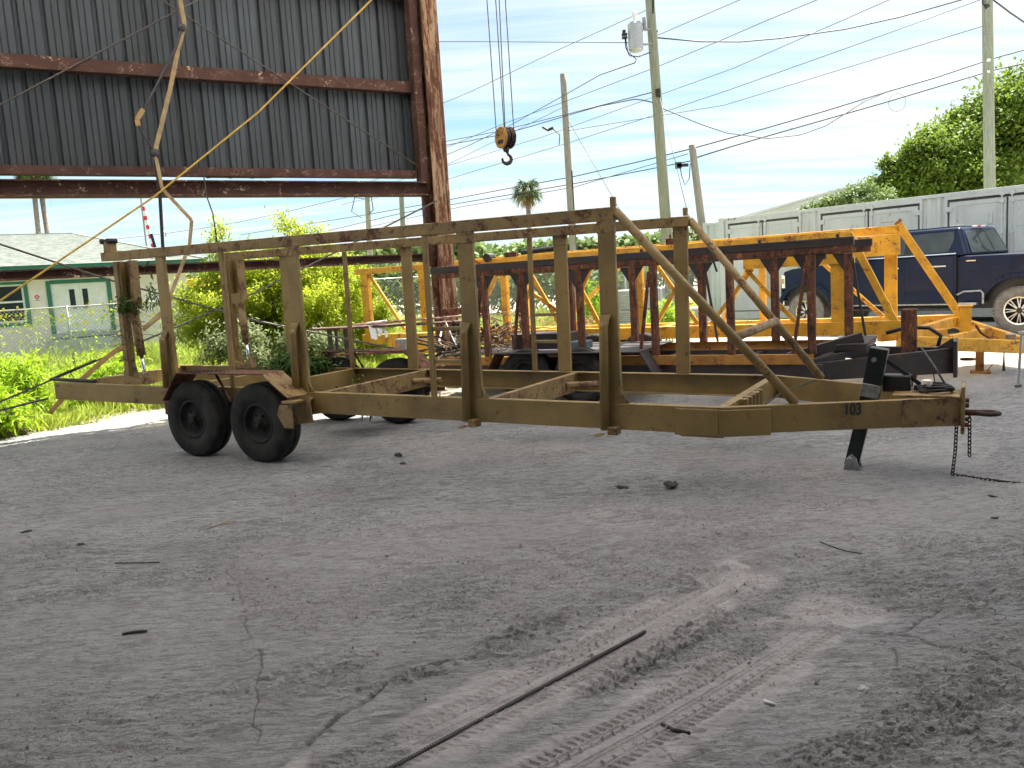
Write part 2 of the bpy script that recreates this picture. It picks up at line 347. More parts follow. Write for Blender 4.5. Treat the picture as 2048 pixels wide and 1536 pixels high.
# ------------------------------------------------------------------ ground
gb = MB(); gb.quad((-400, -60, -.03), (400, -60, -.03), (400, 700, -.03), (-400, 700, -.03))
tag(obj('ground', gb, 'ground'), kind='structure')
pv = MB(); pv.quad((9.5, 11.8, -.022), (26, 2, -.022), (30, 14, -.022), (11.2, 22, -.022))
NR, NC = 860, 980
jj = np.linspace(0, 1, NR); Yr = 1/(1/1.7-(1/1.7-1/13.6)*jj); xx = np.linspace(-.76, .76, NC)
GX = (Yr[:, None]*xx[None, :]); GY = np.repeat(Yr[:, None], NC, 1)
def segd(x, y, a, b):
    ax, ay = a; bx, by = b; dx, dy = bx-ax, by-ay; t = np.clip(((x-ax)*dx+(y-ay)*dy)/(dx*dx+dy*dy), 0, 1)
    return np.hypot(x-ax-t*dx, y-ay-t*dy)
wob = (fbm(GX*6, GY*6, 3)-.5)
H = (fbm(GX*.7, GY*.7, 4)-.5)*.035 + (fbm(GX*3.1+4, GY*3.1, 4)-.5)*.016 + (fbm(GX*13, GY*13, 3)-.5)*.011 + (fbm(GX*37, GY*37, 2)-.5)*.004
mud = .4*sst(fbm(GX*.55+2.1, GY*.8+7, 4)+.25*np.exp(-((GX-.6-.75*(GY-3.2))/1.0)**2)*(GY < 7), .5, .6)
dark = np.zeros_like(H); pale = np.zeros_like(H)
# rough crumbs of dried mud
cl = sst(fbm(GX*1.5+9, GY*1.5+3, 4), .45, .60); lump = np.abs(fbm(GX*40, GY*40, 3)-.5); H += cl*(sst(fbm(GX*48, GY*48, 2), .5, .75))*.008; dark += cl*.35*sst(lump, .08, .0)
lk = sst(fbm(GX*2.2-5, GY*5+1.5, 4), .56, .66); H += lk*(fbm(GX*16, GY*42, 3)-.5)*.018; dark += lk*.3*sst(fbm(GX*9, GY*30, 3), .5, .38)
def patch(cx, cy, rx, ry, th, amp, fr=22, dk=.5):
    global H, dark
    c_, s_ = math.cos(R(th)), math.sin(R(th)); u = (GX-cx)*c_+(GY-cy)*s_; v = -(GX-cx)*s_+(GY-cy)*c_
    mk = np.clip(1.2-((u/rx)**2+(v/ry)**2)+wob*1.6, 0, 1); n = fbm(GX*fr*1.5+cx*7, GY*fr*1.5+cy*5, 3); H = H+mk*(sst(n, .42, .66)*amp-amp*.25); dark = dark+mk*dk*.8*sst(n, .50, .36)
patch(.55, 3.28, .52, .10, 41, .022, 34, .45); patch(.05, 3.6, .5, .10, 38, .020, 20); patch(1.1, 4.15, .6, .12, 12, .016, 18)
patch(-1.1, 3.2, .5, .16, 8, .012, 20, .5); patch(1.9, 3.0, .7, .25, 20, .012, 28, .5); patch(2.4, 4.4, 1.2, .3, 5, .010, 18, .4); patch(-.5, 3.2, .3, .06, 30, .018, 25)
patch(2.4, 3.7, .9, .3, -12, .012, 20, .4); patch(1.2, 2.6, .5, .15, 25, .014, 34, .6); patch(-2.5, 4.4, .5, .12, 5, .012, 22, .5); patch(-1.6, 6.4, .9, .2, 8, .010, 12, .3)
patch(.9, 4.6, .9, .25, 10, .008, 20, .4); patch(-.2, 4.1, .5, .1, 30, .010, 26, .4)
def crack(pts, wd, dp, dk):
    global H, dark
    d = np.full_like(H, 9.)
    for a, b in zip(pts, pts[1:]): d = np.minimum(d, segd(GX+wob*.10, GY+(fbm(GX*7+3, GY*7, 3)-.5)*.10, a, b))
    mk = np.exp(-(d/(wd*.5))**2)*sst(fbm(GX*6+1, GY*6, 3), .32, .5); H = H-mk*dp; dark = np.maximum(dark, mk*dk*.85)
crack([(-1.0, 2.45), (-.88, 2.62), (-.72, 2.95), (-.55, 3.2), (-.35, 3.35)], .022, .02, .9)
crack([(-1.85, 5.2), (-1.74, 4.68), (-1.5, 4.1), (-1.35, 3.73), (-1.22, 3.5), (-1.05, 2.9), (-.95, 2.6)], .010, .010, .7)
crack([(-1.35, 3.73), (-.7, 3.85), (.1, 4.4), (.6, 5.2)], .007, .006, .5); crack([(-3.2, 2.9), (-2.2, 3.1), (-1.5, 3.35), (-1.2, 3.5)], .008, .007, .55)
crack([(1.0, 3.7), (1.35, 3.45), (1.59, 3.31), (1.9, 2.99), (2.2, 2.85)], .014, .012, .8); crack([(1.5, 3.2), (1.45, 2.95), (1.44, 2.6)], .012, .010, .7); crack([(1.59, 3.31), (1.9, 3.55), (2.6, 3.6)], .012, .010, .6)
crack([(-4, 6.2), (-2.4, 6.7), (-.5, 6.4), (1.5, 7.2)], .012, .006, .35); crack([(2.2, 5.9), (3.2, 5.2), (4.4, 5.6)], .012, .006, .4)
for i in range(16):
    x0, y0, a = random.uniform(-4, 4), random.uniform(2.6, 7.5), random.uniform(-.3, .6)
    pts = [(x0, y0)]
    for k in range(4): a += random.uniform(-.5, .5); pts.append((pts[-1][0]+.22*math.cos(a), pts[-1][1]+.22*math.sin(a)))
    crack(pts, .006, .005, .5)
def track(a, b, half, phase, fade0, fade1):
    global H, mud, dark
    dx, dy = b[0]-a[0], b[1]-a[1]; Ln = math.hypot(dx, dy); dx /= Ln; dy /= Ln
    t = (GX-a[0])*dx+(GY-a[1])*dy; q = -(GX-a[0])*dy+(GY-a[1])*dx + .015*np.sin(t*2.1)
    en = sst(t-fade0+(fbm(GX*9, GY*9, 3)-.5)*.5, 0, .4)*sst(fade1-t+(fbm(GX*9+5, GY*9, 3)-.5)*.7, 0, .55)*(.7+.3*sst(fbm(GX*2.3+phase, GY*2.3, 3), .36, .5)); ins = sst(-np.abs(q), -half-.012, -half+.006)*en
    H = H*(1-.75*ins)-.006*ins
    rib = sum(np.exp(-((q-c0)/.0042)**2) for c0 in (-.076, -.060, -.018, .0, .048, .072)); H = H+ins*rib*.008
    lug = (np.sin((t+.35*q)*6.283/.034) > .72)*sst(np.abs(q), .078, .084)*(np.abs(q) < half); H = H+ins*lug*.009
    lug2 = (np.sin((t-.5*q)*6.283/.052+1) > .86)*sst(-np.abs(np.abs(q)-.050), -.014, -.010); H = H+ins*lug2*.008
    dark = np.clip(dark*(1-.8*ins), 0, 1)+ins*.16*np.clip(np.roll(lug, 1, 0)*(1-lug)*(np.abs(q) > .075)+np.exp(-((np.abs(q)-.083)/.004)**2)*.7+sum(np.exp(-((q-c0+.008)/.0035)**2) for c0 in (-.060, .0, .048))*.7, 0, 1)
    edge = np.exp(-((np.abs(q)-half-.02)/.022)**2)*en; H = H+edge*(.002+.007*sst(fbm(GX*18, GY*18, 2), .4, .7)); mud = np.maximum(mud, (.15+.85*sst(fbm(GX*3, GY*3, 3), .3, .5))*sst(-np.abs(q)+(fbm(GX*5, GY*5, 3)-.5)*.15, -half-.20, -half-.0)*np.clip((t-fade0+.3)/.3, 0, 1)*np.clip((fade1+.3-t)/.4, 0, 1))
track((-.44, 2.69), (.82, 3.785), .115, 1, -1.2, 2.5)
track((.165, 2.55), (1.245, 3.435), .118, 5, -1.0, 1.75)
for a, b, wd in (((-9, 9.0), (0, 10.9), .16), ((-9, 8.2), (-1, 9.7), .14), ((-9, 10.3), (-2, 12.4), .12), ((-5, 6.5), (4, 8.6), .12), ((-6, 5.6), (1, 7.4), .10)):
    d = segd(GX, GY+wob*.1, a, b); H += -.010*np.exp(-(d/wd)**2)+.006*np.exp(-((d-wd*1.5)/.05)**2); dark += .10*np.exp(-(d/wd)**2)
sand = sst(GY+.25*(GX+6)*(GX < -1)*-.4+(fbm(GX*1.2, GY*1.2, 3)-.5)*1.4, 10.2, 11.0); pale = sand*.9
H += sand*(fbm(GX*2, GY*9, 3)-.5)*.03
dark = np.clip(dark, 0, 1)
edge = np.clip(np.minimum((.76-np.abs(xx))[None, :]/.04, np.minimum((13.6-GY)/.4, 1)), 0, 1); edge = edge*np.clip((GY-1.7)/.05, 0, 1)
Z = -.024+edge*.024+H*edge
V = np.stack([GX, GY, Z], -1).reshape(-1, 3); idx = np.arange(NR*NC).reshape(NR, NC)
Fq = np.stack([idx[:-1, :-1], idx[:-1, 1:], idx[1:, 1:], idx[1:, :-1]], -1).reshape(-1, 4)
me = mesh_np('dirt_floor', V, Fq, MT['yard'], True)
ca = me.color_attributes.new('mask', 'FLOAT_COLOR', 'POINT'); ca.data.foreach_set('color', np.stack([mud, dark, pale, np.ones_like(mud)], -1).astype(np.float32).ravel())
tag(link(bpy.data.objects.new('dirt_floor', me)), kind='structure')
# the floor goes on behind and beside the viewer
fb = MB()
fb.quad((-14, -9, -.026), (14, -9, -.026), (14, 1.72, -.026), (-14, 1.72, -.026))
fb.quad((-14, 1.72, -.0262), (-1.2, 1.72, -.0262), (-10.2, 13.6, -.0262), (-14, 13.6, -.0262)); fb.quad((1.2, 1.72, -.0264), (14, 1.72, -.0264), (14, 12, -.0264), (9.1, 12, -.0264))
me = fb
o = obj('outer_floor', fb, 'yard'); tag(o, kind='structure')
pv2 = MB(); pv2.box(9, 40, 20, 26, -.3, -.02)
tag(obj('gravel_strip', pv, 'pave'), kind='structure')
sb = MB(); sb.v = [Vector(q) for q in ((-7.2, 9.6, -.015), (-6.2, 10.6, -.015), (-5.6, 12.1, -.015), (-3.8, 13.2, -.015), (-1.0, 13.9, -.015), (1.0, 16, -.015), (3.2, 22, -.015), (2.5, 30, -.015), (-60, 60, -.015), (-60, 9.6, -.015))]; sb.f = [tuple(range(10))]
tag(obj('grassy_ground', sb, 'soil'), kind='structure')

# ------------------------------------------------------------------ steel shed
sh = thing('steel_shed', 'open fronted rusty steel shed with blue grey sheet wall hanging above the left opening', 'shed', (-1.11, 13.22, 0), 29.6)
def wbox(name, mat, s0, s1, l0, l1, z0, z1, bev=.004): return obj(name, MB().box(s0, s1, l0, l1, z0, z1), mat, sh, bev)
# corrugated sheets, one object each
def sheet_mesh(w_=.90, z0=3.30, z1=7.9):
    prof = []; x = 0
    for k in range(3):
        b = x+k*w_/3; prof += [(b, 0), (b+.020, .045), (b+.055, .045), (b+.075, 0), (b+.135, 0), (b+.143, .012), (b+.155, 0), (b+.21, 0), (b+.218, .012), (b+.23, 0)]
    prof.append((w_+.012, -.003)); mb = MB()
    for (a, y) in prof: mb.v += [Vector((a, y, z0)), Vector((a, y, z1))]
    mb.f = [(2*i, 2*i+2, 2*i+3, 2*i+1) for i in range(len(prof)-1)]; return mb
s0 = None
for k in range(12):
    if s0 is None: s0 = obj('cladding_sheet', sheet_mesh(), 'clad', sh); o = s0
    else: o = s0.copy(); C.objects.link(o)
    o.location = (.27-.9*(k+1), .19+k*.0035, random.uniform(-.02, .012))
# girts (C purlins), eave struts, bottom beam, low girt
def cee(mb, s0, s1, z0, z1, l0=.02, l1=.17):
    mb.box(s0, s1, l0, l0+.006, z0, z1); mb.box(s0, s1, l0+.006, l1, z0, z0+.006); mb.box(s0, s1, l0+.006, l1, z1-.006, z1); mb.box(s0, s1, l1-.006, l1, z0+.006, z0+.025); mb.box(s0, s1, l1-.006, l1, z1-.025, z1-.006); return mb
for z0, z1 in ((4.58, 4.74), (3.285, 3.40), (5.96, 6.12), (7.3, 7.46)):
    obj('girt', cee(MB(), -13.5, -.18, z0, z1), 'shedrust', sh)
g = MB().box(-13.5, .30, -.02, .16, 1.98, 2.005).box(-13.5, -.18, .06, .10, 2.005, 2.09).box(-13.5, -.18, -.02, .16, 2.09, 2.11); obj('low_girt', g, 'shedrust', sh)
b = MB().box(-13.5, -.06, -.12, .14, 3.0, 3.02).box(-13.5, -.06, -.01, .03, 3.02, 3.19).box(-13.5, -.06, -.12, .14, 3.19, 3.21); obj('portal_beam', b, 'shedrust', sh, .003)
for z0 in (3.30, 4.60, 5.98): obj('girt_bracket', MB().box(.275, .36, .05, .14, z0, z0+.07), 'shedrust', sh)
# column: H section with flaking faces
def rough_box(x0, x1, y0, y1, z0, z1, n=90, amp=.006):
    mb = MB(); mb.box(x0, x1, y0, y1, z0, z1); return mb
cb = MB().box(-.02, .25, -.20, -.175, -.03, 7.9).box(.10, .13, -.175, .13, -.03, 7.9).box(-.02, .25, .13, .155, -.03, 7.9)
obj('column', cb, 'flake', sh, .003)
rb = np.random.default_rng(4); fk = MB()
for i in range(170):
    x = rb.uniform(-.01, .21); z = rb.uniform(.3, 7.3); a, c = rb.uniform(.01, .03), rb.uniform(.05, .25); t = rb.uniform(.003, .012); y = -.2 if i % 3 else -.2
    fk.prism([(x-a*.5, z), (x, z-c*.4), (x+a*.6, z-c*.2), (x+a*.4, z+c*.5), (x-a*.3, z+c*.6)], y-t, y)
ko = obj('rust_flake', fk, 'flake', sh); ko['kind'] = 'stuff'
obj('inner_post', MB().box(-.17, -.04, -.10, .10, 3.22, 7.9).box(-.12, -.03, -.03, .08, 1.9, 3.0), 'shedrust', sh, .003)
obj('column_foot', MB().box(-.12, .35, -.28, .24, -.03, .02), 'shedrust', sh)
obj('end_trim', MB().box(.27, .285, .06, .245, 3.25, 7.9), 'clad', sh)
# far (out of frame) columns, roof with added light panels, added light-blocking back wall
for s_ in (-7.2, -13.4): obj('column', MB().box(s_-.13, s_+.13, -.2, -.17, -.03, 7.9).box(s_-.02, s_+.02, -.17, .13, -.03, 7.9), 'flake', sh)
inv = sh.matrix_world.inverted()
def world_part(name, mb, mat): o = obj(name, mb, mat, sh); o.matrix_local = inv; return o
def fy(x): return 13.6+(x+1.3)*.15 if x > -1.3 else 13.6+(x+1.3)*.618
def roof_strip(x0, x1, ya=None, yb=None):
    mb = MB(); b = [(x0, -3.0 if ya is None else ya), (x1, -3.0 if ya is None else ya), (x1, fy(x1) if yb is None else yb), (x0, fy(x0) if yb is None else yb)]; mb.v = [Vector((x, y, z)) for z in (7.95, 7.99) for x, y in b]; mb.f = [(3, 2, 1, 0), (4, 5, 6, 7), (0, 1, 5, 4), (1, 2, 6, 5), (2, 3, 7, 6), (3, 0, 4, 7)]; return mb
x = -11.5; k = 0
while x < 9.5:
    w_ = .3 if k % 2 == 0 else 2.1; x1 = min(9.6, x+w_)
    if x < -1.3 < x1: x1 = -1.3
    if k % 2 and fy(x) > 8.2: world_part('roof_sheet', roof_strip(x, x1-.004, None, 3.2), 'clad'); world_part('added_light_panel', roof_strip(x, x1-.004, 3.204, None), 'added_diffuser')  # unseen translucent panels, added to let diffuse daylight onto the floor
    else: world_part('roof_sheet', roof_strip(x, x1-.004), 'clad')
    x = x1; k += 1
bw = MB().box(-11.4, 9.5, -3.0, -2.9, -.03, 7.94); world_part('back_wall', bw, 'clad')  # unseen wall, added to block light from behind the viewer
for i in range(4): world_part('rafter', MB().box(-9, 9.4, -2.6+i*3.6, -2.45+i*3.6, 7.6, 7.94), 'shedrust')
# brace rods in the opening and behind the sheets (catenary-free straight rods)
def wrod(name, pts, rad, mat, parent=sh, off=0): return obj(name, MB().tube([(a, off, z) for a, z in pts], rad, 6), mat, parent, smooth=True)
wrod('brace_rod', [(.0, 2.9), (-2.93, 1.64), (-3.98, 1.26), (-6.6, .33)], .013, 'rope', off=-.24)
wrod('brace_rod', [(-6.6, 2.72), (-4.68, 1.9), (-2.92, 1.25), (-.05, .42)], .013, 'rope', off=-.27)
wrod('brace_rod', [(-4.5, 6.2), (-3.6, 5.48), (-.1, 3.40)], .011, 'rope', off=-.05)
wrod('brace_rod', [(-7.0, 3.45), (-5.69, 4.11), (-3.6, 5.38), (-2.9, 5.8)], .011, 'rope', off=0)
wrod('turnbuckle', [(-5.0, .905), (-5.55, .71)], .02, 'black', off=-.24)
# cords and straps hanging in front of the shed wall: things of their own
def wthing(name, mb, mat, label, cat, smooth=True):
    o = obj(name, mb, mat, None, smooth=smooth); o.matrix_world = sh.matrix_world.copy(); return tag(o, label, cat)
wthing('tie_down_cord', MB().tube([(.7, -.5, 7.2), (-.74, -.5, 5.88), (-2.69, -.5, 4.06), (-4.11, -.5, 2.95), (-5.97, -.5, 1.72), (-7.5, -.5, .7)], .013, 6), 'yrope', 'taut yellow cord running down diagonally across the sheet wall', 'cord')
def ribbon(pts, wd, th=.004, off=-.35):
    mb = MB()
    for (a, b_), (c, d) in zip(pts, pts[1:]): mb.bar((a, off, b_), (c, off, d), wd, th, up=(0, 1, 0))
    return mb
wthing('hanging_wire', MB().tube([(-3.45, -.2, 4.2), (-3.42, -.2, 3.0), (-3.36, -.2, 2.75), (-3.33, -.2, 2.0)], .009, 5), 'wire', 'thin dark wire dangling below the shed beam, right of the cable bundle', 'wire')
h = thing('hanging_cable_bundle', 'knotted bundle of pale straps and black cables hanging from the shed roof', 'cables', (-1.11, 13.22, 0), 29.6)
obj('strap', ribbon([(-3.50, 7.6), (-3.52, 5.58), (-3.49, 5.16), (-3.60, 4.86), (-3.75, 4.35), (-4.03, 3.52)], .055), 'strap', h)
obj('strap', ribbon([(-4.03, 3.55), (-3.99, 3.06), (-3.67, 2.65), (-3.73, 2.33), (-4.03, 1.69), (-4.14, 1.49), (-4.4, 1.28)], .045, off=-.37), 'strap', h)
obj('cable', MB().tube([(-3.55, -.36, 7.6), (-3.56, -.36, 5.5), (-3.54, -.36, 5.1), (-3.64, -.37, 4.84), (-4.04, -.37, 4.16), (-4.20, -.36, 3.9), (-4.14, -.36, 3.75), (-3.99, -.36, 3.45)], .017, 6), 'wire', h, smooth=True)
obj('cable', MB().tube([(-4.03, -.33, 3.6), (-4.02, -.33, 3.03), (-4.06, -.33, 2.3), (-4.10, -.34, 1.2)], .022, 6), 'black', h, smooth=True)
obj('tape_wrap', ribbon([(-4.11, 4.06), (-4.20, 3.93), (-4.19, 3.85)], .06, .03, off=-.37), 'orange', h)
obj('knot', MB().lathe([(0, -.05), (.05, -.03), (.06, .02), (0, .06)], 7, T(-4.03, -.36, 3.52)), 'wire', h); obj('knot', MB().lathe([(0, -.05), (.045, -.03), (.055, .02), (0, .05)], 7, T(-3.53, -.36, 5.12)), 'wire', h)
wthing('orange_strap', ribbon([(-4.02, 1.66), (-4.14, 1.45), (-4.42, 1.25)], .05, .006, -.33), 'orange', 'short orange strap end below the knotted cable bundle', 'strap', False)
wthing('slack_strap', ribbon([(-4.6, 1.12), (-4.9, .92), (-5.3, .60), (-5.6, .3)], .06, .006, -.33), 'orange', 'orange and tan strap slanting down into the weeds behind the trailer', 'strap', False)
# ------------------------------------------------------------------ beige trailer 103
tb = thing('beige_rack_trailer', 'nearest empty beige rack trailer with two black wheels, numbered 103', 'trailer', (-4.6606, 9.3095, .504), -29.852, -.8222)
def B(name, mb, mat='beige', bev=.004, parent=tb, **k): return obj(name, mb, mat, parent, bev, **k)
W = 1.83
def chan(s0, s1, lat, inward, z0=0., z1=.2, t=.010, fl=.07):
    i = inward; a, b = sorted((lat, lat+i*t)); c, d = sorted((lat+i*t, lat+i*fl))
    return MB().box(s0, s1, a, b, z0, z1).box(s0, s1, c, d, z0, z0+t).box(s0, s1, c, d, z1-t, z1)
B('side_beam', chan(-.97, 7.07, 0, 1), bev=.003); B('side_beam', chan(-.97, 7.07, W, -1), bev=.003)
B('rear_beam', MB().box(-.97, -.90, .012, W-.012, .02, .18), bev=.003)
B('rear_bar', MB().tube([(-1.03, .035, .235), (-.25, .06, .225)], .022, 8), 'black', 0)
for s_ in (1.15, 2.16, 3.22, 5.10): B('crossmember', MB().box(s_-.03, s_+.03, .012, W-.012, .006, .194), 'beige_rust' if s_ > 3 else 'beige')
B('front_crossmember', MB().box(7.04, 7.11, .075, W-.075, .006, .194))
for s_ in (3.25, 5.13): B('pipe_stub', MB().tube([(s_+.01, 1.50, .10), (s_+.30, 1.62, .10)], .035, 10), 'beige_rust', 0, smooth=False)
for i in range(5): B('pipe_socket', MB().tube([(7.15, .42+i*.12+(i % 2)*.02, .02), (7.15, .42+i*.12, .20)], .032, 12), 'beige', 0)
def post(s0, s1, lat0, lat1, z0=.2, z1=1.58, taper=0): return MB().prism([(s0, z0), (s1+taper, z0), (s1, z1), (s0, z1)], lat0, lat1)
for a, b in ((1.10, 1.23), (2.98, 3.11), (4.91, 5.05), (6.17, 6.30)):
    B('post', post(a, b, .003, .045, taper=.02)); B('post', post(a, b, W-.045, W-.003))
for a, b in ((2.06, 2.115), (4.55, 4.60)):
    B('narrow_post', post(a, b, .005, .035)); B('narrow_post', post(a+.05, b+.05, W-.035, W-.005))
for a, b in ((2.98, 3.11), (4.91, 5.05), (6.17, 6.30)):
    B('cap_plate', MB().box(a-.004, b+.004, -.002, .049, 1.49, 1.5825), 'beige_rust', .002); B('cap_plate', MB().box(a-.004, b+.004, W-.049, W+.002, 1.49, 1.5825), 'beige_rust', .002)
    B('base_gusset', MB().prism([(b+.0215, .2005), (b+.085, .2005), (b+.0215, .29)], .012, .020), 'beige_rust', 0)
B('patch_plate', MB().bar((8.18, .588, .165), (8.30, .650, .165), .016, .055), 'beige_rust', .003)
for z in (.51, .79):
    B('ladder_rung', MB().box(4.603, 4.907, .02, .05, z-.016, z+.016)); B('ladder_rung', MB().box(4.653, 4.907, W-.05, W-.02, z-.016, z+.016))
B('top_rail', MB().box(.20, 6.305, 0, .08, 1.583, 1.68), 'beige_rust'); B('top_rail', MB().box(.16, 6.325, W-.08, W, 1.583, 1.675), 'beige_rust')
for l0 in (.02, W-.06): B('rail_peg', MB().box(6.27, 6.31, l0, l0+.04, 1.681, 1.755))
# stake pipes outside the near posts, flattened heads, brackets
for s0, z0, z1 in ((1.15, .2, .80), (3.03, .12, .86), (4.955, .01, .84), (6.215, 0., .88)):
    B('stake_pipe', MB().tube([(s0-.02, -.045, z0), (s0, -.045, z1-.10), (s0, -.038, z1-.06)], .034, 12), 'beige', 0, smooth=True)
    B('pipe_head', MB().bar((s0, -.030, z1-.08), (s0, -.006, z1), .065, .03, up=(0, 1, 0), w2=.10, h2=.012))
    if z0 < .1:
        B('bracket', MB().box(s0-.09, s0-.035, -.10, -.002, -.045, -.035), 'beige_rust'); B('bracket', MB().box(s0+.02, s0+.10, -.09, -.002, -.03, .03), 'beige_rust')
# diagonal braces, cross pipe
B('diagonal_brace', MB().tube([(6.31, .03, 1.65), (7.55, .28, .20)], .033, 14), 'beige', 0, smooth=True)
B('diagonal_brace', MB().tube([(6.33, W-.03, 1.64), (7.52, 1.62, .20)], .034, 14), 'beige_rust', 0, smooth=True)
B('cross_pipe', MB().tube([(7.12, .24, .68), (7.14, 1.60, .70)], .036, 12), 'beige_rust', 0, smooth=True)
B('bent_rod', MB().tube([(6.36, W, 1.52), (6.46, W, 1.50), (6.56, W+.02, 1.15)], .010, 6), 'black', 0)
# tongue
def tongue(y0, y1, s0=7.07, s1=8.58, z0=0., z1=.2, th=.05):
    return MB().bar((s0, y0, (z0+z1)/2), (s1, y1, (z0+z1)/2), th, z1-z0)
B('tongue_beam', tongue(.025, .80)); B('tongue_beam', tongue(W-.025, 1.03))
B('bend_plate', MB().box(6.74, 7.07, -.010, -.002, -.015, .185)); 
B('bend_plate', MB().bar((7.075, -.012, .083), (7.40, .155, .083), .010, .196)); B('bend_plate', MB().box(6.78, 7.10, -.006, .05, -.024, -.016))
B('bend_plate', MB().bar((6.78, W+.008, .09), (7.07, W+.008, .09), .010, .2))
B('hitch_plate', MB().box(8.585, 8.61, .74, 1.09, -.06, .28), 'beige_rust'); B('nose_cover', MB().prism([(8.14, .203), (8.58, .203), (8.58, .215), (8.14, .215)], .72, 1.10), 'beige_rust')
B('nose_side', MB().bar((8.22, .585, .10), (8.585, .772, .10), .012, .204), 'beige_rust', .002)
ri = MB(); nr = 20
for i in range(nr):
    a = 6.2832*i/nr; 
    for j in range(8):
        t_ = 6.2832*j/8; q = .052+.017*math.cos(t_); ri.v.append(Vector((8.755+q*math.cos(a)*1.25, .915+q*math.sin(a), .07+.017*math.sin(t_))))
ri.f = [(i*8+j, ((i+1) % nr)*8+j, ((i+1) % nr)*8+(j+1) % 8, i*8+(j+1) % 8) for i in range(nr) for j in range(8)]
ro = B('towing_eye', ri, 'chain', 0, smooth=True)
B('hitch_shank', MB().tube([(8.61, .915, .07), (8.70, .915, .07)], .022, 10), 'brownrust', 0); 
for y in (.80, 1.03):
    for z in (.0, .14): B('bolt', MB().tube([(8.61, y, z), (8.635, y, z)], .018, 6), 'brownrust', 0)
B('bolt', MB().tube([(8.45, .71, .07), (8.45, .64, .07)], .016, 6), 'brownrust', 0)
# jack
B('jack_leg', MB().bar((7.85, .90, -.37), (7.96, .90, .14), .10, .09, up=(0, 1, 0)), 'jack', .004)
B('jack_sleeve', MB().bar((7.955, .90, .05), (8.04, .90, .54), .13, .12, up=(0, 1, 0)), 'jack', .005)
B('jack_band', MB().bar((7.972, .90, .17), (7.992, .90, .27), .135, .125, up=(0, 1, 0)), 'steel', .003)
B('jack_bolt', MB().tube([(8.01, .82, .46), (8.01, .80, .46)], .018, 8), 'steel', 0)
B('jack_foot', MB().prism([(7.80, -.40), (7.92, -.40), (7.895, -.30), (7.86, -.265), (7.825, -.30)], .80, .82).prism([(7.80, -.40), (7.92, -.40), (7.895, -.30), (7.86, -.265), (7.825, -.30)], .96, .98).tube([(7.86, .78, -.30), (7.86, 1.0, -.30)], .015, 8), 'steel', .002)
B('jack_brace', MB().bar((8.05, .93, .47), (8.36, 1.0, .22), .03, .03), 'black', .002)
B('battery_box', MB().box(8.06, 8.25, .92, 1.06, .203, .33), 'black', .01); B('cable_lid', MB().box(8.27, 8.36, .97, 1.07, .203, .25), 'black', .006)
B('beige_cap', MB().lathe([(0, 0), (.028, 0), (.028, .05), (.036, .055), (.036, .085), (.022, .09), (0, .09)], 14, T(8.36, .90, .216) @ Matrix.Rotation(R(90), 4, 'X')), 'stucco', 0)
hc = []
for i in range(70):
    a = i*.42; hc.append((8.42+(.10+.02*math.sin(i*.9))*math.cos(a), .90+(.09+.02*math.cos(i*.7))*math.sin(a), .225+.0007*i))
B('coiled_hose', MB().tube(hc, .008, 6), 'black', 0, smooth=True)
B('hose_end', MB().tube([(8.48, .97, .26), (8.40, 1.1, .38), (8.30, 1.3, .50)], .008, 6), 'black', 0, smooth=True)
B('thin_cable', MB().tube([(7.50, 1.45, .21), (7.3, 1.1, .16), (7.2, .9, .08)], .006, 5), 'black', 0)
dirv = Vector((8.58-7.07, .80-.025, 0)).normalized(); nrm = Vector((dirv.y, -dirv.x, 0))
pt = Vector((7.90, .025+(7.90-7.07)*(.775/1.51), .145))+nrm*.0275
text_part('number', '103', .118, 'decal', tb, Matrix(((dirv.x, 0, nrm.x, pt.x), (dirv.y, 0, nrm.y, pt.y), (0, 1, 0, pt.z), (0, 0, 0, 1))) @ Matrix.Diagonal((.72, 1, 1, 1)), .03)
# chains
def chain_links(path, parent, L_=.036, wd=.024, rr=.0042, mat='chain'):
    path = [Vector(q) for q in path]; acc = 0; pos = []
    tot = sum((b-a).length for a, b in zip(path, path[1:])); nn = int(tot/(L_-.009)); base = None
    for k in range(nn):
        d = (k+.5)*tot/nn
        for a, b in zip(path, path[1:]):
            l = (b-a).length
            if d <= l: q = a+(b-a)*d/l; dd = (b-a).normalized(); break
            d -= l
        if base is None:
            mb = MB(); pts = []
            for i in range(13):
                a_ = 6.2832*i/12; pts.append(((L_/2-wd/2)*(1 if math.sin(a_) > 0 else -1)*(abs(math.sin(a_)) > .01)+wd/2*math.sin(a_), wd/2*math.cos(a_), 0))
            mb.tube([(y*0+z_, x_, 0) if 0 else (x_, y, 0) for x_, y, z_ in pts], rr, 6, False); base = obj('chain_link', mb, mat, parent, smooth=True); o = base
        else: o = base.copy(); C.objects.link(o)
        u = dd.orthogonal().normalized(); v = dd.cross(u); 
        if k % 2: u, v = v, -u
        mm = Matrix((dd, u, v)).transposed().to_4x4(); mm.translation = q; o.matrix_local = mm
for path in ([(8.56, .80, .0), (8.555, .80, -.20), (8.54, .81, -.375), (8.62, .80, -.378), (8.72, .74, -.374), (8.80, .72, -.372)], [(8.64, .86, .04), (8.645, .86, -.24)]):
    c_ = B('safety_chain', MB().tube([Vector(path[0])+Vector((0, .012, .02)), Vector(path[0])-Vector((0, .012, .0))], .008, 6), 'chain', 0); chain_links(path, c_)
B('chain_hook', MB().tube([(8.80, .72, -.37), (8.86, .70, -.368), (8.92, .69, -.37), (8.95, .70, -.372)], [.010, .007, .007, .011], 6), 'chain', 0)
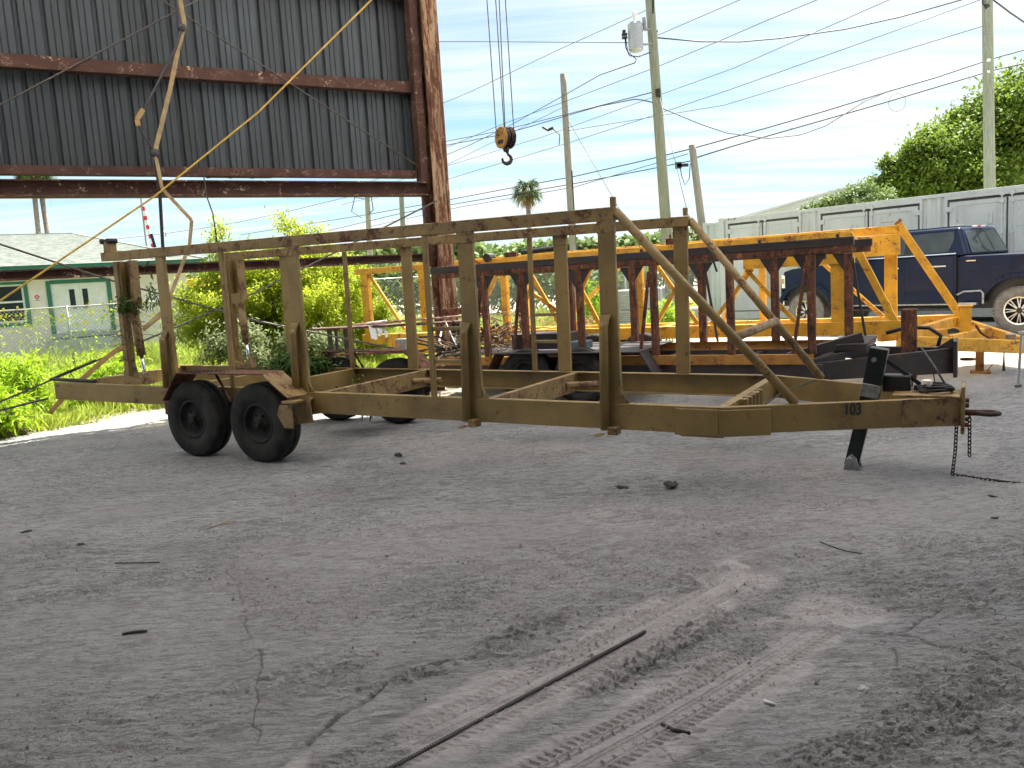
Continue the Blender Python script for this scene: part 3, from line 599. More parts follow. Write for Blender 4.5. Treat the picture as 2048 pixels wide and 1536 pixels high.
# wheels
def tyre_mb(Rr, w_, sh=.02, ir=.20, n=40):
    h_ = w_/2; return MB().lathe([(ir, -h_*.75), (ir+.015, -h_*.92), (Rr-.09, -h_), (Rr-.035, -h_*.93), (Rr-.008, -h_*.78), (Rr, -h_*.5), (Rr, -h_*.12), (Rr-.008, -h_*.1), (Rr-.008, h_*.1), (Rr, h_*.12), (Rr, h_*.5), (Rr-.008, h_*.78), (Rr-.035, h_*.93), (Rr-.09, h_), (ir+.015, h_*.92), (ir, h_*.75)], n)
def trailer_wheel(parent, s_, lat, z, Rr=.392, w_=.23, side=-1):
    o = B('wheel', tyre_mb(Rr, w_), 'tyre', 0, parent, smooth=True); o.location = (s_, lat, z)
    f_ = side*1.0
    rim = MB().lathe([(.205, -w_*.40*-f_), (.19, w_*.44*f_), (.178, w_*.44*f_), (.172, w_*.30*f_), (.15, w_*.16*f_), (.12, w_*.20*f_), (.07, w_*.30*f_), (.066, w_*.34*f_), (0, w_*.34*f_)], 32)
    ro = obj('rim', rim, 'rim', o, smooth=True)
    hub = MB().lathe([(.0, w_*.52*f_), (.034, w_*.52*f_), (.042, w_*.46*f_), (.042, w_*.34*f_)], 16); obj('hub', hub, 'rim', o, smooth=False)
    for k in range(6):
        a = k*1.0472; obj('wheel_nut', MB().lathe([(0, w_*.40*f_), (.011, w_*.40*f_), (.011, w_*.30*f_)], 6, T(.085*math.cos(a), 0, .085*math.sin(a))), 'rim', o)
    return o
for s_ in (1.71, 2.65):
    trailer_wheel(tb, s_, -.125, -.088); trailer_wheel(tb, s_+.04, W+.135, -.088, side=1)
    B('axle', MB().tube([(s_, 0.0, -.088), (s_+.04, W, -.088)], .04, 10), 'blacksteel', 0); 
    B('leaf_spring', MB().bar((s_-.35, .12, .0), (s_, .12, -.06), .06, .02).bar((s_, .12, -.06), (s_+.35, .12, .0), .06, .02), 'blacksteel', .002)
# fenders: bent tread plate with feet and skirts
def fender(lat0, lat1, pts, t=.012, name='fender'):
    mb = MB()
    for (a, b_), (c, d) in zip(pts, pts[1:]): mb.bar((a, (lat0+lat1)/2, b_), (c, (lat0+lat1)/2, d), abs(lat1-lat0), t)
    return B(name, mb, 'brownrust', .002)
def tread(lat0, lat1, s0, s1, z):
    mb = MB(); k = 0
    x = s0+.02
    while x < s1-.02:
        y = lat0+.02
        while y < lat1-.02:
            a = .012 if k % 2 else -.012; mb.bar((x-.010, y-a*.6, z), (x+.010, y+a*.6, z), .005, .004); y += .03; k += 1
        x += .03; k += 1
    o = B('tread_pattern', mb, 'blacksteel', 0); o['kind'] = 'stuff'
fp = [(1.33, -.08), (1.34, .10), (1.60, .39), (2.80, .40), (3.12, .18), (3.15, -.08)]
fender(-.27, .005, fp[:2]+[fp[2]]); fender(-.27, .005, [fp[2], fp[3]], name='fender_top'); tread(-.27, 0, 1.62, 2.8, .4)
f3 = fender(-.27, .005, [fp[3], fp[4]], name='fender_front'); f3.data.materials[0] = MT['beige_rust']; f3 = fender(-.27, .005, [fp[4], fp[5]], name='fender_foot'); f3.data.materials[0] = MT['beige_rust']
B('fender_skirt', MB().prism([(3.02, .12), (2.98, .02), (3.06, -.10), (3.18, -.10), (3.18, .12)], -.285, -.276), 'beige_rust'); B('fender_step', MB().box(3.04, 3.19, -.28, .0, .13, .155), 'beige')
fp2 = [(a+.07, b) for a, b in fp]; fender(W-.005, W+.27, fp2[:3]); fender(W-.005, W+.27, [fp2[2], fp2[3]], name='fender_top'); tread(W, W+.27, 1.7, 2.86, .4); fender(W-.005, W+.27, fp2[3:], name='fender_front')
for y in (-.14, W+.14):
    B('fender_brace', MB().bar((2.02, y, .385), (2.22, y, .10), .03, .01), 'brownrust', .002)
B('fender_tray', MB().box(1.7, 2.75, .012, .10, .205, .215), 'beige')
# rear masts with cylinders
def mast(lat, knobs):
    d = .10
    B('mast', MB().box(.25, .33, lat, lat+d, .2, 1.578).box(.33, .345, lat+.01, lat+.02, .2, 1.578).box(.33, .52, lat+d-.012, lat+d, 1.15, 1.578), 'beige')
    B('mast_flange', MB().box(.52, .555, lat, lat+d, 1.05, 1.578), 'beige_rust'); B('mast_channel', MB().box(.36, .375, lat, lat+.06, .45, 1.578), 'beige')
    B('mast_plate', MB().box(.376, .54, lat-.004, lat+.02, 1.02, 1.15), 'beige')
    B('lift_cylinder', MB().tube([(.47, lat+.05, 1.0), (.51, lat+.05, .52)], .048, 14), 'beige_rust', 0, smooth=True); B('cylinder_collar', MB().tube([(.465, lat+.05, 1.03), (.468, lat+.05, .98)], .058, 14), 'beige_rust', 0)
    B('cylinder_rod', MB().tube([(.51, lat+.05, .54), (.535, lat+.05, .2)], .020, 10), 'chrome', 0, smooth=True)
    B('mast_foot', MB().prism([(.22, .2), (.62, .2), (.60, .33), (.50, .24), (.36, .28), (.24, .36)], lat-.005, lat+d+.005), 'beige_rust')
    B('mast_gusset', MB().prism([(.335, .25), (.47, .25), (.345, .60)], lat+.03, lat+.04), 'beige_rust')
    if knobs:
        B('mast_head', MB().box(.235, .345, .02, .11, 1.682, 1.80), 'beige_rust')
        for s_ in (.235, .345): B('head_bolt', MB().tube([(s_-.005, .0, 1.80), (s_+.005, .11, 1.80)], .028, 10), 'rim', 0)
mast(.10, True); mast(W-.20, False)
# ------------------------------------------------------------------ dark rusty trailer
t2 = thing('rusty_rack_trailer', 'middle trailer with dark rusty rack, black tongue and piles of scrap aboard', 'trailer', (0, 10.89, 0), -30)
def D_(name, mb, mat='brownrust', bev=.004, **k): return obj(name, mb, mat, t2, bev, **k)
for y in (0, 1.72):
    D_('top_rail', MB().box(-1.2, 4.28, y, y+.08, 1.75, 1.84), 'blacksteel'); D_('rail_channel', MB().box(-1.18, 4.26, y+.004, y+.07, 1.68, 1.75))
    D_('lower_channel', chan(-1.3, 3.86, y if y < 1 else 1.8, 1 if y < 1 else -1, .47, .585, .01, .05), 'ochre', .002)
    D_('main_beam', MB().box(-1.3, 3.95, y+.02, y+.07, .28, .468), 'blacksteel')
for k, s_ in enumerate((-.36, .24, 1.05, 2.03, 2.95, 3.84)):
    D_('post', MB().box(s_-.042, s_+.042, .0, .07, .586, 1.678), 'brownrust')
    if k in (0, 1, 3, 5): D_('slanted_post', MB().bar((s_-.05, .03, 1.60), (s_-.20, .03, .59), .035, .035), 'brownrust', .002)
for k, s_ in enumerate((-.75, .1, 1.10, 2.11, 3.09, 4.0)):
    D_('post', MB().box(s_-.05, s_+.05, 1.72, 1.80, .586, 1.678), 'brownrust')
    if k in (3, 5): D_('slanted_post', MB().bar((s_+.05, 1.75, 1.60), (s_+.20, 1.75, .59), .03, .03), 'blacksteel', .002)
for s_, y in ((-.36, .03), (.24, .03), (1.10, 1.75), (2.11, 1.75), (3.09, 1.75), (4.0, 1.75), (3.84, .03), (1.05, .03)):
    D_('gusset', MB().prism([(s_-.19, 1.678), (s_-.05, 1.45), (s_-.05, 1.678)], y-.006, y+.006), 'blacksteel', 0)
    if s_ < 3.9: D_('gusset', MB().prism([(s_+.17, 1.678), (s_+.05, 1.50), (s_+.05, 1.678)], y-.006, y+.006), 'blacksteel', 0)
for s_ in (1.9, 2.4, 3.3, 4.12): D_('rail_peg', MB().box(s_-.015, s_+.015, .01, .05, 1.84, 1.875), 'blacksteel', 0)
D_('rail_hook', MB().tube([(2.45, .1, 1.80), (2.40, .1, 2.02), (2.34, .1, 2.04)], .012, 6), 'black', 0)
for s_ in (-.8, .5, 1.8, 2.9, 3.8): D_('crossmember', MB().box(s_-.04, s_+.04, .08, 1.72, .30, .45), 'blacksteel')
D_('main_deck', MB().box(-1.2, 1.7, .10, 1.7, .60, .612), 'blacksteel', 0)
D_('tongue_beam', MB().bar((3.75, .10, .37), (5.2, .80, .42), .07, .19, h2=.28), 'blacksteel'); D_('tongue_beam', MB().bar((3.9, 1.70, .44), (5.2, 1.02, .42), .07, .15, h2=.24), 'blacksteel')
D_('upper_tongue', MB().bar((3.55, .22, .52), (4.30, .50, .72), .10, .12), 'blacksteel'); D_('upper_tongue', MB().bar((3.75, .12, .46), (4.42, .62, .60), .08, .08), 'blacksteel'); D_('tongue_step', MB().box(4.0, 4.36, .35, 1.4, .58, .66), 'blacksteel')
D_('end_plate', MB().box(5.2, 5.24, .68, 1.12, .24, .64), 'blacksteel'); D_('end_gusset', MB().prism([(5.02, .56), (5.2, .56), (5.2, .68)], .72, .74), 'blacksteel')
D_('jack_post', MB().box(4.67, 4.83, .84, .98, .20, 1.0), 'brownrust', .01); D_('jack_leg', MB().box(4.69, 4.79, .86, .96, .02, .20), 'brownrust'); D_('jack_foot', MB().box(4.62, 4.86, .80, 1.02, .0, .02), 'brownrust')
D_('hose', MB().tube([(4.5, 1.0, .72), (4.72, 1.02, .78), (4.95, 1.0, .77), (5.07, .98, .68), (5.04, .96, .56)], .022, 8), 'black', 0, smooth=True)
e = MB(); 
for i in range(16):
    a = 6.2832*i/16
    for j in range(6):
        q = .05+.014*math.cos(j*1.0472); e.v.append(Vector((5.34+q*math.cos(a)*1.3, .9+q*math.sin(a), .42+.014*math.sin(j*1.0472))))
e.f = [(i*6+j, ((i+1) % 16)*6+j, ((i+1) % 16)*6+(j+1) % 6, i*6+(j+1) % 6) for i in range(16) for j in range(6)]; D_('towing_eye', e, 'brownrust', 0)
D_('drop_cable', MB().tube([(5.0, .72, .32), (5.02, .70, .2), (5.05, .70, .02)], .007, 5), 'black', 0)
D_('fender_deck', MB().box(-.05, 1.95, -.34, -.004, .655, .67), 'blacksteel'); D_('fender_leg', MB().bar((-.05, -.17, .655), (-.22, -.17, .38), .30, .012), 'brownrust'); D_('fender_leg', MB().bar((1.95, -.17, .655), (2.12, -.17, .38), .30, .012), 'blacksteel')
D_('tool_box', MB().box(-.02, .82, .10, .50, .67, .865).box(-.03, .83, .09, .51, .865, .875), 'blacksteel', .006); D_('battery_case', MB().box(.86, 1.08, .05, .30, .672, .77), 'bluebox', .01)
for s_ in (.37, 1.14):
    o = trailer_wheel(t2, s_, -.19, .355, .36, .22); o2 = trailer_wheel(t2, s_, 1.98, .355, .36, .22, 1)
for s_ in (.37, 1.14): D_('axle', MB().tube([(s_, -.1, .355), (s_, 1.9, .355)], .04, 8), 'blacksteel', 0)
# ------------------------------------------------------------------ yellow trailer
t3 = thing('yellow_rack_trailer', 'farthest trailer, bright yellow rack with diagonal braces, marked 25', 'trailer', (0, 13.4, 0), -30)
def Y_(name, mb, mat='yellow', bev=.005, **k): return obj(name, mb, mat, t3, bev, **k)
Y_('top_rail', MB().box(-3.15, 5.22, 0, .10, 1.87, 1.97)); Y_('top_rail', MB().box(-3.0, 5.68, 1.70, 1.80, 1.93, 2.05))
Y_('lower_beam', MB().box(-3.1, 5.9, .0, .10, .60, .78)); Y_('lower_beam', MB().box(-3.0, 6.45, 1.70, 1.80, .55, .72))
for s_, w_ in ((-2.95, .16), (-2.05, .10), (-.05, .11), (2.28, .12), (3.2, .06), (5.07, .18)): Y_('post', MB().box(s_-w_/2, s_+w_/2, .003, .10, .781, 1.869))
for s_, w_ in ((-2.9, .16), (-.6, .1), (1.6, .1), (3.7, .1), (5.56, .17)): Y_('post', MB().box(s_-w_/2, s_+w_/2, 1.70, 1.797, .721, 1.929))
def px2(lst, y):
    for a, b in lst: Y_('diagonal_brace', MB().bar((a[0], y, a[1]), (b[0], y, b[1]), .035, .06, up=(1, 0, .01)), bev=.003)
px2([((-2.85, 1.85), (-2.15, .85)), ((2.45, 1.85), (3.15, .80)), ((2.50, .80), (3.18, 1.86)), ((.45, 1.5), (.18, .95)), ((.38, 1.42), (1.3, .80)), ((.95, .80), (.35, 1.85)), ((1.12, 1.80), (1.62, .80)), ((1.5, 1.7), (1.02, .80)), ((3.86, 1.55), (4.66, .62)), ((3.95, 1.55), (3.35, .80)), ((-.15, 1.75), (-.75, .80)), ((-.95, 1.85), (-.35, .80))], .05)
px2([((4.25, 1.93), (5.45, .72)), ((3.05, .72), (3.65, 1.9)), ((.1, .72), (1.5, 1.9))], 1.75)
Y_('front_brace', MB().bar((5.2, .05, 1.95), (5.86, .05, .52), .09, .09)); Y_('front_brace', MB().bar((5.66, 1.75, 2.06), (6.50, 1.75, .64), .10, .11))
Y_('number_board', MB().box(3.84, 5.16, -.03, -.004, 1.55, 1.80)); Y_('front_board', MB().box(5.0, 5.70, 1.55, 1.58, 1.62, 1.92))
text_part('number', '25', .12, 'decal', t3, Matrix(((1, 0, 0, 4.88), (0, 0, -1, -.0325), (0, 1, 0, 1.66), (0, 0, 0, 1))), .03)
for s_ in (-2.95, 0, 2.3, 5.0): Y_('crossmember', MB().box(s_-.05, s_+.05, .10, 1.70, .58, .72))
Y_('tongue_beam', MB().bar((5.78, .02, .50), (7.2, .78, .34), .08, .17)); Y_('tongue_beam', MB().bar((6.40, 1.75, .62), (7.2, 1.04, .36), .08, .17)); Y_('tongue_cross', MB().bar((5.9, .1, .58), (6.38, 1.7, .62), .10, .14)); Y_('tongue_cross', MB().bar((6.38, .44, .48), (6.78, 1.3, .50), .08, .12)); Y_('tongue_cross', MB().bar((5.55, .2, .54), (6.3, .9, .54), .10, .10))
Y_('jack_post', MB().box(6.47, 6.61, .86, .98, .30, .88).box(6.44, 6.63, .84, 1.0, .88, .895)); Y_('jack_leg', MB().box(6.66, 6.76, .74, .84, .03, .30), 'ochre'); Y_('jack_foot', MB().box(6.60, 6.84, .68, .90, .0, .03).bar((6.80, .79, .03), (6.86, .79, .12), .04, .01), 'ochre')
Y_('jack_rod', MB().tube([(6.66, .94, .62), (6.72, .94, .52), (6.83, .94, .44), (6.88, .94, .30)], .018, 6), 'brownrust', 0)
Y_('pipe_bolt', MB().box(7.0, 7.12, .9, 1.0, .42, .5), 'steel'); Y_('hanging_plug', MB().tube([(6.98, .6, .30), (6.98, .6, .16), (6.98, .6, .05)], [.006, .012, .02], 6), 'black', 0)
Y_('rail_roller', MB().tube([(-.3, -.06, 1.99), (-.3, .12, 1.99)], .07, 10), 'black', 0); Y_('rail_clamp', MB().box(.0, .22, .01, .09, 1.972, 2.05), 'brownrust'); Y_('rail_motor', MB().tube([(.30, .05, 2.03), (1.1, .05, 2.06)], [.04, .05], 10), 'black', 0)
Y_('rail_clamp', MB().box(2.72, 2.86, .01, .09, 1.972, 2.06).bar((2.78, .05, 2.06), (2.78, .05, 2.12), .03, .03), 'brownrust'); Y_('rail_tip', MB().bar((5.62, 1.75, 2.052), (5.70, 1.75, 2.13), .02, .05).box(5.42, 5.60, 1.74, 1.76, 2.10, 2.11), 'ochre'); Y_('rear_box', MB().box(-2.3, -.95, -.25, -.01, .45, .80), 'yellow')
for s_ in (.4, 1.3):
    trailer_wheel(t3, s_, -.14, .37, .37, .22); trailer_wheel(t3, s_, 1.96, .37, .37, .22, 1); Y_('axle', MB().tube([(s_, -.1, .37), (s_, 1.9, .37)], .04, 8), 'blacksteel', 0)
# ------------------------------------------------------------------ pickup truck
tk = thing('pickup_truck', 'navy blue crew cab pickup with lifted suspension and silver spoked wheels by the containers', 'truck', (6.84, 18.78, 0), -53)
def K_(name, mb, mat='navy', bev=0, **k):
    if name != 'wheel': mb.v = [Vector((q.x*1.1, q.y, q.z)) for q in mb.v]
    return obj(name, mb, mat, tk, bev, **k)
def arc(cx, cz, rr, a0, a1, n=12): return [(cx+rr*math.cos(R(a0+(a1-a0)*i/n)), cz+rr*math.sin(R(a0+(a1-a0)*i/n))) for i in range(n+1)]
side = [(-.50, .74), (-.55, .86), (-.55, 1.26), (-.49, 1.40), (-.30, 1.455), (.40, 1.50), (.90, 1.535), (3.03, 1.545), (3.03, .60)]
prof = side+[(.60, .60)]+arc(0, .50, .60, 8, 160, 14)
def loft_side(name, pr, mat, l0=0., l1=2.0, bev=.05):
    o = K_(name, MB().prism(pr, l0, l1), mat, bev); 
    for pl in o.data.polygons: pl.use_smooth = True
    m_ = o.modifiers.new('wn', 'WEIGHTED_NORMAL'); return o
loft_side('body', prof, 'navy')
bed = [(3.07, .60), (3.07, 1.53), (5.35, 1.50), (5.40, 1.2), (5.36, .72), (4.70, .66)]+arc(4.05, .50, .62, 12, 168, 14)
loft_side('bed', bed, 'navy', -.01, 2.01)
K_('wheel_arch_lining', MB().box(-.66, .66, .12, 1.88, .60, 1.12), 'black'); K_('wheel_arch_lining', MB().box(3.38, 4.72, .12, 1.88, .60, 1.12), 'black')
K_('chassis', MB().box(-.4, 5.2, .35, 1.65, .50, .70).box(3.03, 3.07, .05, 1.95, .6, 1.5), 'black')
g = MB(); P = [(.86, .03, 1.53), (3.22, .03, 1.53), (3.22, 1.97, 1.53), (.86, 1.97, 1.53), (1.62, .23, 2.10), (3.00, .23, 2.10), (3.00, 1.77, 2.10), (1.62, 1.77, 2.10)]
g.v = [Vector(q) for q in P]; g.f = [(3, 2, 1, 0), (4, 5, 6, 7), (0, 1, 5, 4), (1, 2, 6, 5), (2, 3, 7, 6), (3, 0, 4, 7)]
o = K_('cab', g, 'navy', .07); o.modifiers['bevel'].segments = 4
for pl in o.data.polygons: pl.use_smooth = True
o.modifiers.new('wn', 'WEIGHTED_NORMAL')
K_('roof_panel', MB().box(1.75, 2.92, .35, 1.65, 2.10, 2.125), 'navy', .02)
def sp(s_, z, off): return (s_, .03+(z-1.53)/.57*.20-off, z)
def sidepanel(name, poly, off, mat, th=.006):
    mb = MB(); n = len(poly); mb.v = [Vector(sp(a, b, off)) for a, b in poly]+[Vector(sp(a, b, off-th)) for a, b in poly]
    mb.f = [tuple(range(n)), tuple(range(n, 2*n))[::-1]]+[(i, n+i, n+(i+1) % n, (i+1) % n) for i in range(n)]; return K_(name, mb, mat)
sidepanel('window', [(1.30, 1.60), (2.06, 1.61), (2.06, 2.01), (1.75, 2.01)], .006, 'glass'); sidepanel('window', [(2.17, 1.61), (2.86, 1.62), (2.93, 1.86), (2.90, 2.02), (2.17, 2.01)], .006, 'glass')
sidepanel('window_trim', [(1.15, 1.565), (3.0, 1.575), (3.0, 1.597), (1.2, 1.587)], .008, 'chrome'); sidepanel('door_pillar', [(2.075, 1.6), (2.155, 1.6), (2.155, 2.03), (2.075, 2.03)], .007, 'black')
def bp(u, v, off=.0): s_ = 3.22-(v)*.22+off; return (s_, .12+u*1.76+(.5-u)*v*.36, 1.56+v*.52)
def backpanel(name, u0, u1, v0, v1, off, mat):
    mb = MB(); q = [bp(u0, v0, off), bp(u1, v0, off), bp(u1, v1, off), bp(u0, v1, off)]; q2 = [(a-.006, b, c) for a, b, c in q]; mb.v = [Vector(x) for x in q+q2]; mb.f = [(0, 1, 2, 3), (7, 6, 5, 4), (0, 4, 5, 1), (1, 5, 6, 2), (2, 6, 7, 3), (3, 7, 4, 0)]; return K_(name, mb, mat)
backpanel('rear_window', .04, .96, .05, .90, .010, 'glass'); backpanel('window_frame', .36, .375, .12, .84, .016, 'black'); backpanel('window_frame', .62, .635, .12, .84, .016, 'black'); backpanel('window_frame', .36, .635, .84, .87, .016, 'black')
K_('brake_light', MB().box(3.0, 3.03, .93, 1.07, 2.09, 2.12), 'red', .004); K_('cargo_light', MB().box(3.0, 3.028, .72, .92, 2.09, 2.12).box(3.0, 3.028, 1.08, 1.28, 2.09, 2.12), 'white', .004); K_('roof_marker', MB().box(2.55, 2.75, .95, 1.05, 2.125, 2.16), 'steel', .01)
fw_ = MB(); fw_.v = [Vector(q) for q in ((.90, .18, 1.56), (.90, 1.82, 1.56), (1.60, 1.66, 2.06), (1.60, .34, 2.06))]; fw_.v = [v+Vector((-.012, 0, .012)) for v in fw_.v]; fw_.f = [(0, 1, 2, 3)]; K_('windscreen', fw_, 'glass')
for a, b in ((.97, 2.09), (2.12, 2.985)): K_('door', MB().prism([(a, .68), (b, .68), (b, 1.53), (a, 1.53)], -.008, .004), 'navy', .004)
for a, b in ((1.86, 2.0), (2.62, 2.86)): K_('door_handle', MB().box(a, b, -.045, -.012, 1.33, 1.365), 'chrome', .008)
K_('rocker_trim', MB().box(.66, 3.0, -.02, .02, .575, .605), 'steel', .004); K_('running_board', MB().box(.7, 3.0, -.10, .15, .47, .52), 'black', .01)
K_('door_crease', MB().box(.97, 2.985, -.014, -.008, .80, .815), 'navy', .002); K_('fuel_door', MB().box(3.22, 3.40, -.016, -.010, 1.2, 1.36), 'navy', .004)
K_('mirror', MB().box(1.24, 1.42, -.26, -.10, 1.50, 1.70).box(1.3, 1.36, -.10, .05, 1.52, 1.56), 'black', .02); K_('mirror_cap', MB().box(1.225, 1.239, -.25, -.11, 1.52, 1.68), 'chrome')
K_('headlight', MB().box(-.566, -.48, -.006, .35, 1.02, 1.32), 'white', .01); K_('front_bumper', MB().box(-.72, -.52, .0, 2.0, .62, .84), 'chrome', .02); K_('grille', MB().box(-.60, -.555, .36, 1.64, .9, 1.32), 'chrome', .01); K_('marker_light', MB().box(-.57, -.50, -.010, .0, 1.12, 1.24), 'orange', .002)
for cx in (0, 4.05):
    mb = MB(); pts = arc(cx, .50, .62, 5, 175, 16); mb2 = MB()
    for q1, q2 in zip(pts, pts[1:]): mb2.bar((q1[0], -.015, q1[1]), (q2[0], -.015, q2[1]), .09, .05, up=(0, 0, 1) if 0 else (0, 1, 0))
    K_('fender_flare', mb2, 'navy', .006)
K_('bed_step', MB().tube([(3.06, -.03, .78), (3.18, -.05, .84), (3.46, -.05, .85), (3.50, -.05, .80), (3.50, -.05, .60)], .02, 8), 'steel'); K_('bed_step', MB().box(3.12, 3.42, -.14, .0, .58, .63), 'steel', .006); K_('tail_badge', MB().box(3.2, 3.36, -.015, -.011, 1.42, 1.44), 'chrome')
def truck_wheel(s_, lat, side=-1):
    Rr, w_ = .455, .31; o = K_('wheel', MB().lathe([(.25, -w_*.38), (.27, -w_*.46), (.36, -w_*.5), (.425, -w_*.46), (.44, -w_*.40), (.44, w_*.40), (.425, w_*.46), (.36, w_*.5), (.27, w_*.46), (.25, w_*.38)], 40), 'truck_tyre', smooth=True); o.location = (s_*1.1, lat, Rr)
    tr = MB()
    for k in range(44):
        a = 6.2832*k/44
        for y0, y1, da in ((-w_*.47, -w_*.16, 0), (-w_*.12, w_*.12, .07), (w_*.16, w_*.47, .03)):
            tr.box(-.024, .024, y0, y1, .436, .457, rot_y(a+da))
    ob = obj('tread_block', tr, 'truck_tyre', o); ob['kind'] = 'stuff'
    f_ = side; obj('rim', MB().lathe([(.262, w_*.40*f_), (.262, w_*.47*f_), (.245, w_*.47*f_), (.238, w_*.30*f_), (.20, -w_*.1*f_), (0, -w_*.1*f_)], 40), 'black', o, smooth=True); obj('rim_lip', MB().lathe([(.264, w_*.462*f_), (.264, w_*.482*f_), (.240, w_*.482*f_), (.240, w_*.462*f_)], 40), 'chrome', o)
    mb = MB()
    for k in range(8):
        for da in (-.13, .13):
            a = k*.7854+da*.35; a2 = k*.7854+da; y = w_*.36*f_; mb.bar((.05*math.cos(a), y, .05*math.sin(a)), (.245*math.cos(a2), w_*.42*f_, .245*math.sin(a2)), .020, .014, up=(0, 1, 0), w2=.016)
    obj('spokes', mb, 'rimsilver', o); obj('hub_cap', MB().lathe([(0, w_*.42*f_), (.05, w_*.42*f_), (.06, w_*.36*f_), (.06, w_*.1*f_)], 16), 'black', o)
for s_ in (0, 4.05): truck_wheel(s_, .155); truck_wheel(s_, 1.845, 1)
# ------------------------------------------------------------------ shipping containers
def container(loc, yaw, label, mat='cont', doors=True, L_=12.19, group=None):
    c = thing('shipping_container', label, 'container', loc, yaw, group=group)
    def q(name, mb, m_=mat, bev=.004, par=None): return obj(name, mb, m_, par or c, bev)
    q('roof', MB().box(0, L_, .05, 2.39, 2.84, 2.875)); q('floor', MB().box(0, L_, .05, 2.39, .05, .12)); q('back_wall', MB().box(0, L_, 2.38, 2.42, .12, 2.84)); q('top_rail', MB().box(.16, L_-.16, .0, .06, 2.80, 2.88)); q('bottom_rail', MB().box(.16, L_-.16, .0, .06, .0, .15))
    for s_ in (0, L_-.16):
        for y in (0, 2.28): q('corner_post', MB().box(s_, s_+.16, y, y+.16, .12, 2.78)); q('corner_casting', MB().box(s_-.005, s_+.17, y-.006, y+.165, 2.78, 2.90)); q('corner_casting', MB().box(s_-.005, s_+.17, y-.006, y+.165, 0, .118))
    mb = MB(); x = .16; i = 0                                      # corrugated end wall (seen from the left)
    while x < 2.27:
        y0 = .02 if i % 2 else .055; y1 = .055 if i % 2 else .02; mb.quad((y0, x, .13), (y0, x+.07, .13), (y0, x+.07, 2.8), (y0, x, 2.8)); mb.quad((y0, x+.07, .13), (y1, x+.11, .13), (y1, x+.11, 2.8), (y0, x+.07, 2.8)); x += .11; i += 1
    q('end_wall', mb, bev=0)
    def corr(a, b):
        mb = MB(); x = a; i = 0
        while x < b-.01:
            w1 = min(.07, b-x); y0 = .018 if i % 2 else .052; y1 = .052 if i % 2 else .018; x2 = min(x+.07, b); x3 = min(x+.11, b)
            mb.quad((x, y0, .15), (x2, y0, .15), (x2, y0, 2.8), (x, y0, 2.8))
            if x3 > x2: mb.quad((x2, y0, .15), (x3, y1, .15), (x3, y1, 2.8), (x2, y0, 2.8))
            x = x3; i += 1
        q('corrugated_panel', mb, bev=0)
    if not doors: corr(.16, L_-.16); return c
    prev = .16
    for a, b in ((.30, 2.50), (3.12, 5.62), (6.24, 8.74), (9.36, 11.86)):
        corr(prev, a-.06); prev = b+.06
        q('door_frame', MB().box(a-.06, a, 0, .07, .15, 2.80).box(b, b+.06, 0, .07, .15, 2.80).box(a, b, .0, .05, 2.72, 2.80).box(a, b, .0, .05, .15, .20))
        q('door_seal', MB().box(a+.002, b-.002, .06, .075, .202, 2.718), 'seal', 0)
        mid = (a+b)/2
        for x0, x1, sd_ in ((a+.045, mid-.022, -1), (mid+.022, b-.045, 1)):
            d = q('door', MB().box(x0, x1, .035, .058, .23, 2.66)); wv = x1-x0
            hx = x0+.10 if sd_ < 0 else x1-.10
            fr = MB().box(x0, x1, .022, .034, .23, .33).box(x0, x1, .022, .034, 2.56, 2.66).box(x0, x0+.16, .022, .034, .33, 2.56).box(x1-.16, x1, .022, .034, .33, 2.56)
            for z in (.90, 1.45, 2.0): fr.box(x0+.16, x1-.16, .026, .034, z, z+.10)
            q('door_rib', fr, par=d, bev=.003)
            rx = mid-.10 if sd_ < 0 else mid+.10
            for r_ in (rx, (x0+x1)/2+.05*sd_) if 0 else (rx,):
                q('lock_rod', MB().tube([(r_, .0, .16), (r_, .0, 2.80)], .020, 8), par=d, bev=0); 
                for z in (.3, .95, 1.9, 2.58, 2.74): q('rod_bracket', MB().box(r_-.045, r_+.045, -.02, .02, z-.04, z+.04), par=d, bev=.004)
            for z in (.42, 1.45, 2.50): q('hinge', MB().box((x0-.085 if sd_ < 0 else x1-.06), (x0+.06 if sd_ < 0 else x1+.085), -.012, .02, z-.06, z+.06), par=d, bev=.004)
            vx = mid-.34 if sd_ < 0 else mid+.34
            if sd_ < 0: q('vent', MB().box(vx-.05, vx+.05, .0, .02, 2.10, 2.34), par=d, bev=.004)
            q('lock_handle', MB().box(min(rx, rx+sd_*.36), max(rx, rx+sd_*.36), -.012, .004, 1.16, 1.20), par=d, bev=.003)
    corr(prev, L_-.16)
    for k in range(4): q('hazard_stripe', MB().prism([(.20+k*.10, 2.815), (.24+k*.10, 2.815), (.28+k*.10, 2.865), (.24+k*.10, 2.865)], -.004, -.001), 'yellow' if k % 2 == 0 else 'decal', 0)
    return c
container((6.26, 24.0, .1), -48.9, 'long pale grey shipping container with side doors behind the navy pickup')
container((6.5, 26.9, .15), -48.9, 'plain pale grey container whose end shows left behind the door container', 'contgreen', False)
